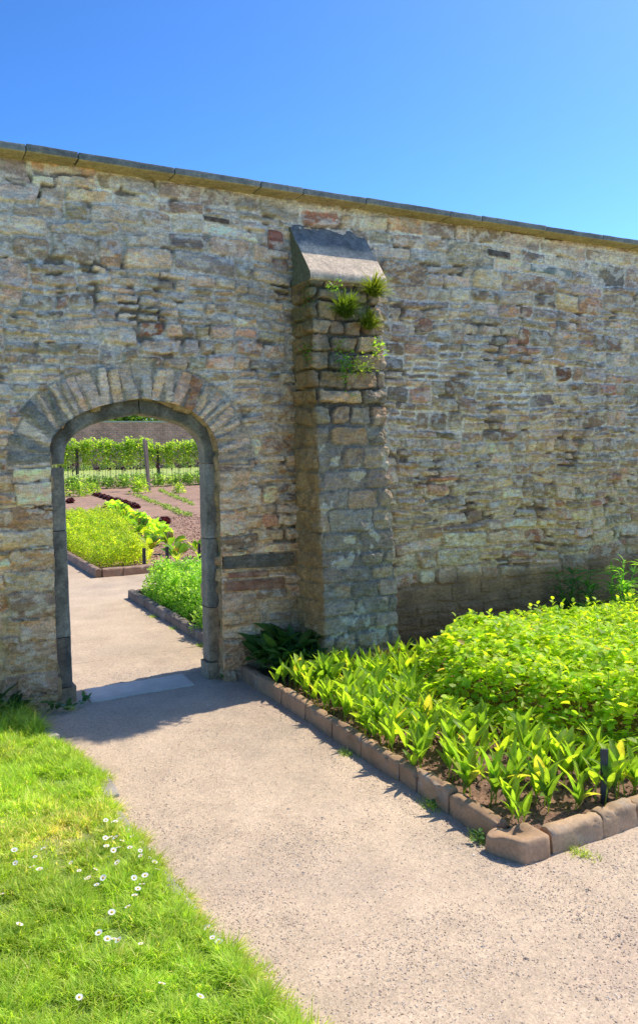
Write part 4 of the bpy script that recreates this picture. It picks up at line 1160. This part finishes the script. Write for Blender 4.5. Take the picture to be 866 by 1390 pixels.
# =====================================================================
# garden beyond the doorway
# =====================================================================
# pale green bushy plants in the near right bed
def bush_mesh(seed, n, rad, h, L, tones, mat=M_far, shape='oval', ratio=.5):
    r = np.random.default_rng(seed)
    a = r.uniform(0, 2 * PI, n); u = r.random(n) ** .5; q = r.random(n) ** .35
    th = r.uniform(0, PI / 2, n)
    P = np.c_[rad * q * np.cos(a) * np.cos(th) * (1 + .2 * np.sin(3 * a + seed)), rad * q * np.sin(a) * np.cos(th), h * q * np.sin(th) * (1 + .15 * np.sin(2 * a + seed))]
    t = np.array(tones)[r.integers(len(tones), size=n)] * r.uniform(.7, 1.3, (n, 1))
    V, F, C = leaves(P, a + r.normal(0, .8, n), r.uniform(-.1, 1.3, n), L * r.uniform(.6, 1.3, n), L * ratio, r.uniform(.1, 1, n), .25, r.normal(0, .5, n), t, 3, shape)
    A = Acc(); A.add(V, [F], C); return A.mesh('bush_leaves', mat)
bsh = [bush_mesh(800 + i, 1500, .22, .34, .034, [(.15, .24, .07), (.13, .21, .06), (.18, .26, .09), (.10, .17, .05)], M_leaf) for i in range(4)]
k = 0
for yv in np.arange(.78, 3.2, .24):
    for xv in np.arange(2.45, 4.2, .25):
        instance(bsh[k % 4], 'bushy_plant', (xv + random.uniform(-.05, .05), yv + random.uniform(-.05, .05), .03), random.uniform(0, 6), random.uniform(.85, 1.1),
                 'pale green bushy herb crowded with its neighbours behind the right door jamb', 'plant', 'pale green herbs in the bed beyond the doorway'); k += 1
# yellow green feathery herbs
hrb = [bush_mesh(820 + i, 700, .17, .32, .045, [(.195, .235, .03), (.15, .205, .025), (.24, .25, .05), (.10, .16, .03)], M_leaf, 'lance', .3) for i in range(4)]
def rowline(p0, p1, n, jit):
    for t in np.linspace(0, 1, n):
        yield p0[0] + (p1[0] - p0[0]) * t + random.uniform(-jit, jit), p0[1] + (p1[1] - p0[1]) * t + random.uniform(-jit, jit)
k = 0
for yv in np.arange(5.62, 12.4, .27):
    xr = np.interp(yv, [5.6, 12], [2.98, 4.15])
    for xv in np.arange(2.42, xr, .26):
        if xv < 2.3 + (yv - 5.6) * .18 - .35: continue
        instance(hrb[k % 4], 'feathery_herb', (xv + random.uniform(-.06, .06), yv + random.uniform(-.06, .06), .04), random.uniform(0, 6), random.uniform(.8, 1.15),
                 'yellow green feathery herb in the crowded patch left of the chard', 'plant', 'yellow green herbs in the vegetable plot'); k += 1
# chard / big leaves
def chard(seed, h=.38):
    r = np.random.default_rng(seed); n = 11; A = Acc()
    az = np.arange(n) * 2.4 + r.normal(0, .2, n); p = r.uniform(.7, 1.35, n)
    for i in range(n):
        d = np.array([math.cos(az[i]) * math.cos(p[i]), math.sin(az[i]) * math.cos(p[i]), math.sin(p[i])]); s_ = h * .42
        stem(A, (0, 0, 0), d * s_, .009, .006, (.35, .38, .22), 3)
        t = [(.045, .10, .018), (.075, .14, .018), (.15, .18, .025), (.085, .065, .025)][r.choice(4, p=[.4, .35, .15, .1])]
        V, F, C = leaves(d * s_ * .9, az[i], p[i], h * .62, h * .32, r.uniform(.3, 1.1), r.uniform(.1, .5), r.normal(0, .4), t, 6, 'oval'); A.add(V, [F], C)
    return A.mesh('chard_leaves', M_leaf)
ch = [chard(840 + i) for i in range(4)]
for i, (x, y) in enumerate([(3.42, 5.55), (3.85, 5.85), (3.22, 6.2), (3.62, 6.5), (3.45, 7.1), (3.8, 7.7), (3.58, 8.3), (3.95, 9.2), (4.0, 10.1), (4.25, 11), (4.3, 12.0), (4.5, 13.0), (4.75, 14.0)]):
    instance(ch[i % 4], 'chard_plant', (x, y, .04), i * 1.1, random.uniform(.75, .95), 'large leaved green chard, %s from the front of its row' % (ordn + ['twelfth', 'thirteenth'])[i], 'plant', 'chard row in the vegetable plot')
# lettuces
def lettuce(seed, tone, rad=.16, mat=None):
    mat = mat or M_leaf
    return bush_mesh(seed, 220, rad, rad * .85, rad * .6, tone, mat, 'heart', .9)
lg = [lettuce(850 + i, [(.22, .29, .05), (.20, .28, .04), (.26, .31, .08)]) for i in range(3)]
lr = [lettuce(855 + i, [(.085, .02, .025), (.11, .03, .03), (.05, .02, .02)], .11, M_red) for i in range(3)]
k = 0
for (p0, p1, n) in (((4.12, 8.5), (4.62, 12.2), 9), ((4.7, 12.9), (5.25, 17.0), 10)):
    for x, y in rowline(p0, p1, n, .05):
        instance(lg[k % 3], 'lettuce', (x, y, .03), k, random.uniform(.9, 1.2), '%s pale yellow green lettuce of its row counted from the doorway' % (ordn + ['twelfth', 'thirteenth', 'fourteenth', 'fifteenth', 'sixteenth', 'seventeenth', 'eighteenth', 'nineteenth'])[k], 'lettuce', 'green lettuces in the vegetable plot'); k += 1
k = 0
for (p0, p1, n) in (((5.72, 16.0), (6.15, 23.0), 22), ((4.95, 11.1), (5.05, 11.5), 2), ((4.62, 19.5), (4.75, 20.3), 3), ((5.05, 16.6), (5.1, 17), 1)):
    for x, y in rowline(p0, p1, n, .04):
        instance(lr[k % 3], 'red_lettuce', (x, y, .03), k, random.uniform(.75, 1.05), 'dark purple red lettuce growing in the bare soil beyond the herbs', 'lettuce', 'red lettuces in the vegetable plot'); k += 1
# seedling rows
sd = [bush_mesh(860 + i, 60, .09, .07, .05, [(.15, .20, .07), (.11, .17, .05)], M_far) for i in range(3)]
k = 0
for (p0, p1, n) in (((5.95, 12.6), (7.3, 22.0), 36), ((7.3, 16.0), (9.0, 25.0), 24)):
    for x, y in rowline(p0, p1, n, .07):
        instance(sd[k % 3], 'seedling', (x, y, .03), k, random.uniform(.7, 1.3), 'small green seedling in a thin row on bare soil', 'seedling', 'seedling rows in the vegetable plot'); k += 1
# leafy plants in front of the flower row
bf = [bush_mesh(870 + i, 260, .30, .42, .11, [(.16, .24, .04), (.22, .28, .05), (.10, .18, .04)], M_far) for i in range(3)]
for i, (x, y, s_, l) in enumerate([(5.55, 23.0, 1.1, 'leafy green plant at the left before the flower row'), (6.15, 23.6, 1.0, 'second leafy plant from the left before the flower row'), (7.75, 23.2, 1.2, 'leafy plant just left of the leaning stakes'),
        (8.95, 22.3, .8, 'low leafy plant just right of the leaning stakes'), (10.3, 22.0, 1.0, 'leafy plant left of the pair at the right of the doorway view'), (10.9, 22.2, 1.25, 'rightmost leafy plant seen through the doorway'), (5.0, 23.4, 1.0, 'leafy plant hidden by the left door jamb, before the flower row')]):
    instance(bf[i % 3], 'leafy_plant', (x, y, .03), i, s_, l, 'plant', 'leafy plants before the flower row')
# flower row with dark heads
def flower_clump(seed):
    r = np.random.default_rng(seed); A = Acc()
    n = 420; a = r.uniform(0, 6.28, n); q = r.random(n) ** .4
    P = np.c_[.5 * q * np.cos(a), .35 * q * np.sin(a), r.uniform(.05, .56, n) * (1.1 - .4 * q)]
    t = np.array([(.14, .23, .06), (.09, .17, .05), (.20, .28, .08), (.16, .22, .13)])[r.integers(4, size=n)] * r.uniform(.7, 1.2, (n, 1))
    V, F, C = leaves(P, a, r.uniform(0, 1.2, n), r.uniform(.10, .2, n), .06, .6, .2, r.normal(0, .5, n), t, 3, 'oval'); A.add(V, [F], C)
    fl = Acc()
    for i in range(5):
        x, y = r.uniform(-.5, .5), r.uniform(-.3, .3); h = r.uniform(.66, .90)
        stem(A, (x, y, 0), (x, y, h), .008, .006, (.12, .18, .06), 3)
        m = 12; V, F, C = leaves(np.tile((x, y, h), (m, 1)), np.arange(m) * 2.4, r.uniform(-.2, 1.4, m), .10, .07, .4, .2, 0.0, (.055, .012, .03), 2, 'oval'); fl.add(V, [F], C)
    return A.mesh('flower_leaves', M_far), fl.mesh('flower_heads', M_dark)
fc = [flower_clump(880 + i) for i in range(5)]
for i, x in enumerate(np.arange(5.2, 17, .72)):
    y = 27.6 + (x - 6) * .12 + random.uniform(-.2, .2)
    e = empty('flower_clump', (x, y, .03), random.uniform(-.4, .4)); s_ = random.uniform(.9, 1.15); e.scale = (s_,) * 3
    tag(e, 'green leafy flower clump with dark purple heads in the row before the lawn', 'flowers', 'flower row in the far garden')
    lv, hd = fc[i % 5]; link(bpy.data.objects.new('foliage', lv), e); link(bpy.data.objects.new('flower_heads', hd), e)
# posts and leaning stakes
def post(x, y, h, w, label, name='trellis_post', lean=(0, 0), tone=(.10, .075, .055), grp=None):
    V, F, C = slab(-w / 2, w / 2, -w / 2, w / 2, -.1, h, .1, .006, .004, int(x * 7), lambda V: np.array(tone) * (1 + .6 * fbm(V[:, 0] * 20, V[:, 2] * 3, 9, 3))[:, None])
    o = mesh_obj(name, V, [F], M_wood, C, loc=(x, y, 0)); o.rotation_euler = (lean[0], lean[1], .3); tag(o, label, 'post', grp)
post(7.55, 33.2, 1.75, .11, 'dark wooden post of the climber row, left in the doorway view', grp='posts of the climber row')
post(11.6, 33.6, 1.8, .11, 'dark wooden post of the climber row, right of the leaning stakes', grp='posts of the climber row')
post(15.8, 34.0, 2.0, .18, 'wooden post of the climber row hidden behind the right jamb', grp='posts of the climber row')
post(8.72, 25.3, 2.0, .10, 'pale leaning stake, left one of the crossed pair', 'leaning_stake', (0, R_(-3)), (.26, .20, .14), 'leaning stakes')
post(8.62, 25.0, 2.05, .085, 'pale leaning stake, right one of the crossed pair', 'leaning_stake', (R_(2), R_(-6)), (.30, .23, .16), 'leaning stakes')
# climbers: stems + leafy band
def climber(seed):
    r = np.random.default_rng(seed); A = Acc(); B = Acc()
    for i in range(5):
        x = -.4 + i * .2 + r.normal(0, .03); stem(A, (x, 0, 0), (x + r.normal(0, .05), 0, 2.0), .010, .006, (.16, .13, .08), 4)
    n = 1050; x = r.uniform(-.66, .66, n); z = .85 + 1.32 * r.beta(1.7, 1.25, n); z -= .16 * np.abs(np.sin(x * 5 + seed)) * (z > 1.8)
    P = np.c_[x, r.normal(0, .14, n), z]
    t = np.array([(.20, .28, .04), (.15, .24, .03), (.26, .31, .07), (.10, .18, .03)])[r.integers(4, size=n)] * r.uniform(.75, 1.25, (n, 1))
    V, F, C = leaves(P, r.uniform(0, 6.28, n), r.uniform(-.6, .9, n), r.uniform(.08, .15, n), .09, .5, .2, r.normal(0, .5, n), t, 3, 'heart'); B.add(V, [F], C)
    return A.mesh('climber_stems', M_wood), B.mesh('climber_leaves', M_far)
cb = [climber(900 + i) for i in range(4)]
for i, x in enumerate(np.arange(5.4, 21, 1.05)):
    if 11.8 < x < 12.4: continue
    e = empty('climbing_plant', (x, 33.2 + (x - 7) * .1, 0), .1); e.scale = (1, 1, random.uniform(.98, 1.1) if x < 11.5 else random.uniform(.92, 1.0))
    tag(e, 'yellow green leafy climber trained on wires before the brick wall', 'climber', 'row of climbers before the far brick wall')
    st, lv = cb[i % 4]; link(bpy.data.objects.new('stems', st), e); link(bpy.data.objects.new('foliage', lv), e)
# shrubs behind the row at the foot of the far wall
bk = [bush_mesh(910 + i, 500, .9, 1.2, .22, [(.12, .2, .06), (.16, .22, .12), (.09, .15, .05)], M_far) for i in range(3)]
for i, x in enumerate(np.arange(10, 42, 1.7)):
    instance(bk[i % 3], 'border_shrub', (x, 59.5 + random.uniform(-.4, .4), 0), i, random.uniform(.4, 1.15), 'rounded grey green shrub at the foot of the far brick wall', 'shrub', 'shrubs along the far brick wall')

# far brick wall
def far_wall():
    x0, x1, Hh, Y0 = -30, 110, 3.95, 61.5
    xs = np.arange(x0, x1, .5); zs = np.r_[np.arange(-.1, Hh, .15), Hh]
    e = empty('brick_wall', (30, Y0, 0)); tag(e, 'long reddish brown brick garden wall with pale coping beyond the beds', 'wall')
    m, nt, out = new_mat('far_brick')
    tc = N(nt, 'ShaderNodeTexCoord').outputs['Object']
    mp = N(nt, 'ShaderNodeMapping'); mp.inputs['Rotation'].default_value = (R_(90), 0, 0); nt.links.new(tc, mp.inputs[0])
    b = N(nt, 'ShaderNodeTexBrick'); nt.links.new(mp.outputs[0], b.inputs['Vector']); b.inputs['Scale'].default_value = 1.0
    b.inputs['Brick Width'].default_value = .44; b.inputs['Row Height'].default_value = .16; b.inputs['Mortar Size'].default_value = .014
    b.inputs['Color1'].default_value = (.58, .26, .18, 1); b.inputs['Color2'].default_value = (.40, .19, .14, 1); b.inputs['Mortar'].default_value = (.50, .38, .28, 1)
    n1 = noise_node(nt, tc, .8, 5, .7); n2 = noise_node(nt, tc, 5, 4, .7)
    c = mix(nt, 'MULTIPLY', 1, b.outputs[0], ramp(nt, n1, [(.3, g3(.65)), (.7, g3(1.4))]))
    c = mix(nt, 'MULTIPLY', 1, c, ramp(nt, n2, [(.3, g3(.7)), (.7, g3(1.35))]))
    p = N(nt, 'ShaderNodeBsdfPrincipled'); p.inputs['Roughness'].default_value = .95; nt.links.new(c, p.inputs['Base Color']); nt.links.new(p.outputs[0], out.inputs[0])
    V = [(x0 - 30, 0, -.1), (x1 - 30, 0, -.1), (x1 - 30, 0, Hh), (x0 - 30, 0, Hh), (x0 - 30, .5, -.1), (x1 - 30, .5, -.1), (x1 - 30, .5, Hh), (x0 - 30, .5, Hh)]
    F = np.array([(0, 1, 2, 3), (5, 4, 7, 6), (3, 2, 6, 7), (4, 0, 3, 7), (1, 5, 6, 2)])
    mesh_obj('brickwork', V, [F], m, None, e, smooth=False)
    V, F, C = slab(x0 - 30.2, x1 - 29.8, -.09, .59, Hh + .002, Hh + .14, 2.0, .01, .003, 3, lambda V: np.full((len(V), 3), .42) * np.array((1, .93, .75)))
    mesh_obj('coping', V, [F], M_cope, C, e)
far_wall()
# trees behind the far wall
def tree(x, y, h, rad, seed, label):
    r = np.random.default_rng(seed); e = empty('broadleaf_tree', (x, y, 0)); tag(e, label, 'tree', 'trees beyond the far wall')
    A = Acc(); stem(A, (0, 0, -.1), (0, 0, h * .6), .28, .15, (.12, .09, .06), 6, (.2, 0, 0))
    cs = []
    for i in range(9):
        a = r.uniform(0, 6.28); q = r.uniform(.2, .8) * rad; c = np.array([q * math.cos(a), q * math.sin(a), h * r.uniform(.5, .85)]); cs.append(c)
        stem(A, (0, 0, h * r.uniform(.3, .55)), c, .10, .03, (.12, .09, .06), 5)
    A.obj('trunk', M_bark, e)
    P = []
    for c in cs + [np.array([0, 0, h * .88])]:
        m = 420; d = r.normal(0, 1, (m, 3)); d /= np.linalg.norm(d, axis=1)[:, None]; P.append(c + d * (r.random((m, 1)) ** .4) * rad * np.array([.5, .5, .38]))
    P = np.concatenate(P); n = len(P)
    t = np.array([(.07, .13, .025), (.10, .17, .03), (.05, .10, .02)])[r.integers(3, size=n)]
    V, F, C = leaves(P, r.uniform(0, 6.28, n), r.uniform(-.8, 1, n), r.uniform(.22, .4, n), .2, .5, .2, r.normal(0, .5, n), t, 2, 'oval')
    B = Acc(); B.add(V, [F], C); B.obj('crown', M_far, e)
tree(22.5, 72, 6.6, 3.0, 950, 'rounded green tree showing just over the far wall, right of the arch apex')
tree(26.5, 76, 6.3, 3.0, 951, 'second tree whose top shows over the far wall, right part')
tree(18.5, 74, 6.4, 3.2, 952, 'green tree over the far wall, left of the arch apex')
tree(34, 74, 5.5, 3.5, 953, 'tree beyond the far wall hidden by the right of the doorway')

# =====================================================================
# light, sky, camera
# =====================================================================
SUN_AZ, SUN_EL = 82.0, 55.0
w = bpy.data.worlds.new('World'); scene.world = w; w.use_nodes = True
nt = w.node_tree; bg = nt.nodes['Background']
sk = nt.nodes.new('ShaderNodeTexSky'); sk.sky_type = 'NISHITA'; sk.sun_disc = False
sk.sun_elevation = R_(SUN_EL); sk.sun_rotation = R_(SUN_AZ); sk.altitude = 2000; sk.air_density = .7; sk.dust_density = 2.5; sk.ozone_density = 4.0
hs = nt.nodes.new('ShaderNodeHueSaturation'); hs.inputs['Saturation'].default_value = 1.10; hs.inputs['Hue'].default_value = .496
gm = nt.nodes.new('ShaderNodeGamma'); gm.inputs[1].default_value = 1.35
nt.links.new(sk.outputs[0], gm.inputs[0]); nt.links.new(gm.outputs[0], hs.inputs['Color']); nt.links.new(hs.outputs[0], bg.inputs[0]); bg.inputs[1].default_value = .112
L = bpy.data.lights.new('sun', 'SUN'); L.energy = 2.9; L.angle = R_(.53); L.color = (1, .93, .81)
lo = bpy.data.objects.new('sun', L); link(lo)
d = Vector((math.sin(R_(SUN_AZ)) * math.cos(R_(SUN_EL)), math.cos(R_(SUN_AZ)) * math.cos(R_(SUN_EL)), math.sin(R_(SUN_EL))))
lo.rotation_euler = d.to_track_quat('Z', 'Y').to_euler(); lo.location = (5, 3, 12)

cam = bpy.data.cameras.new('camera'); co = bpy.data.objects.new('camera', cam); link(co); scene.camera = co
cam.sensor_fit = 'HORIZONTAL'; cam.sensor_width = 36; cam.lens = 36 * 1070 / 866; cam.shift_y = -45 / 866
cam.clip_start = .05; cam.clip_end = 2000
Rm = Matrix.Rotation(-R_(28.2), 3, 'Z') @ Matrix.Rotation(PI / 2 - R_(2.3), 3, 'X') @ Matrix.Rotation(-R_(.95), 3, 'Z')
co.matrix_world = Matrix.Translation((0, -5.06, 1.6)) @ Rm.to_4x4()

vs = scene.view_settings; vs.view_transform = 'Standard'; vs.look = 'None'; vs.exposure = .95; vs.gamma = 1
scene.cycles.max_bounces = 8; scene.cycles.transmission_bounces = 6; scene.cycles.diffuse_bounces = 4
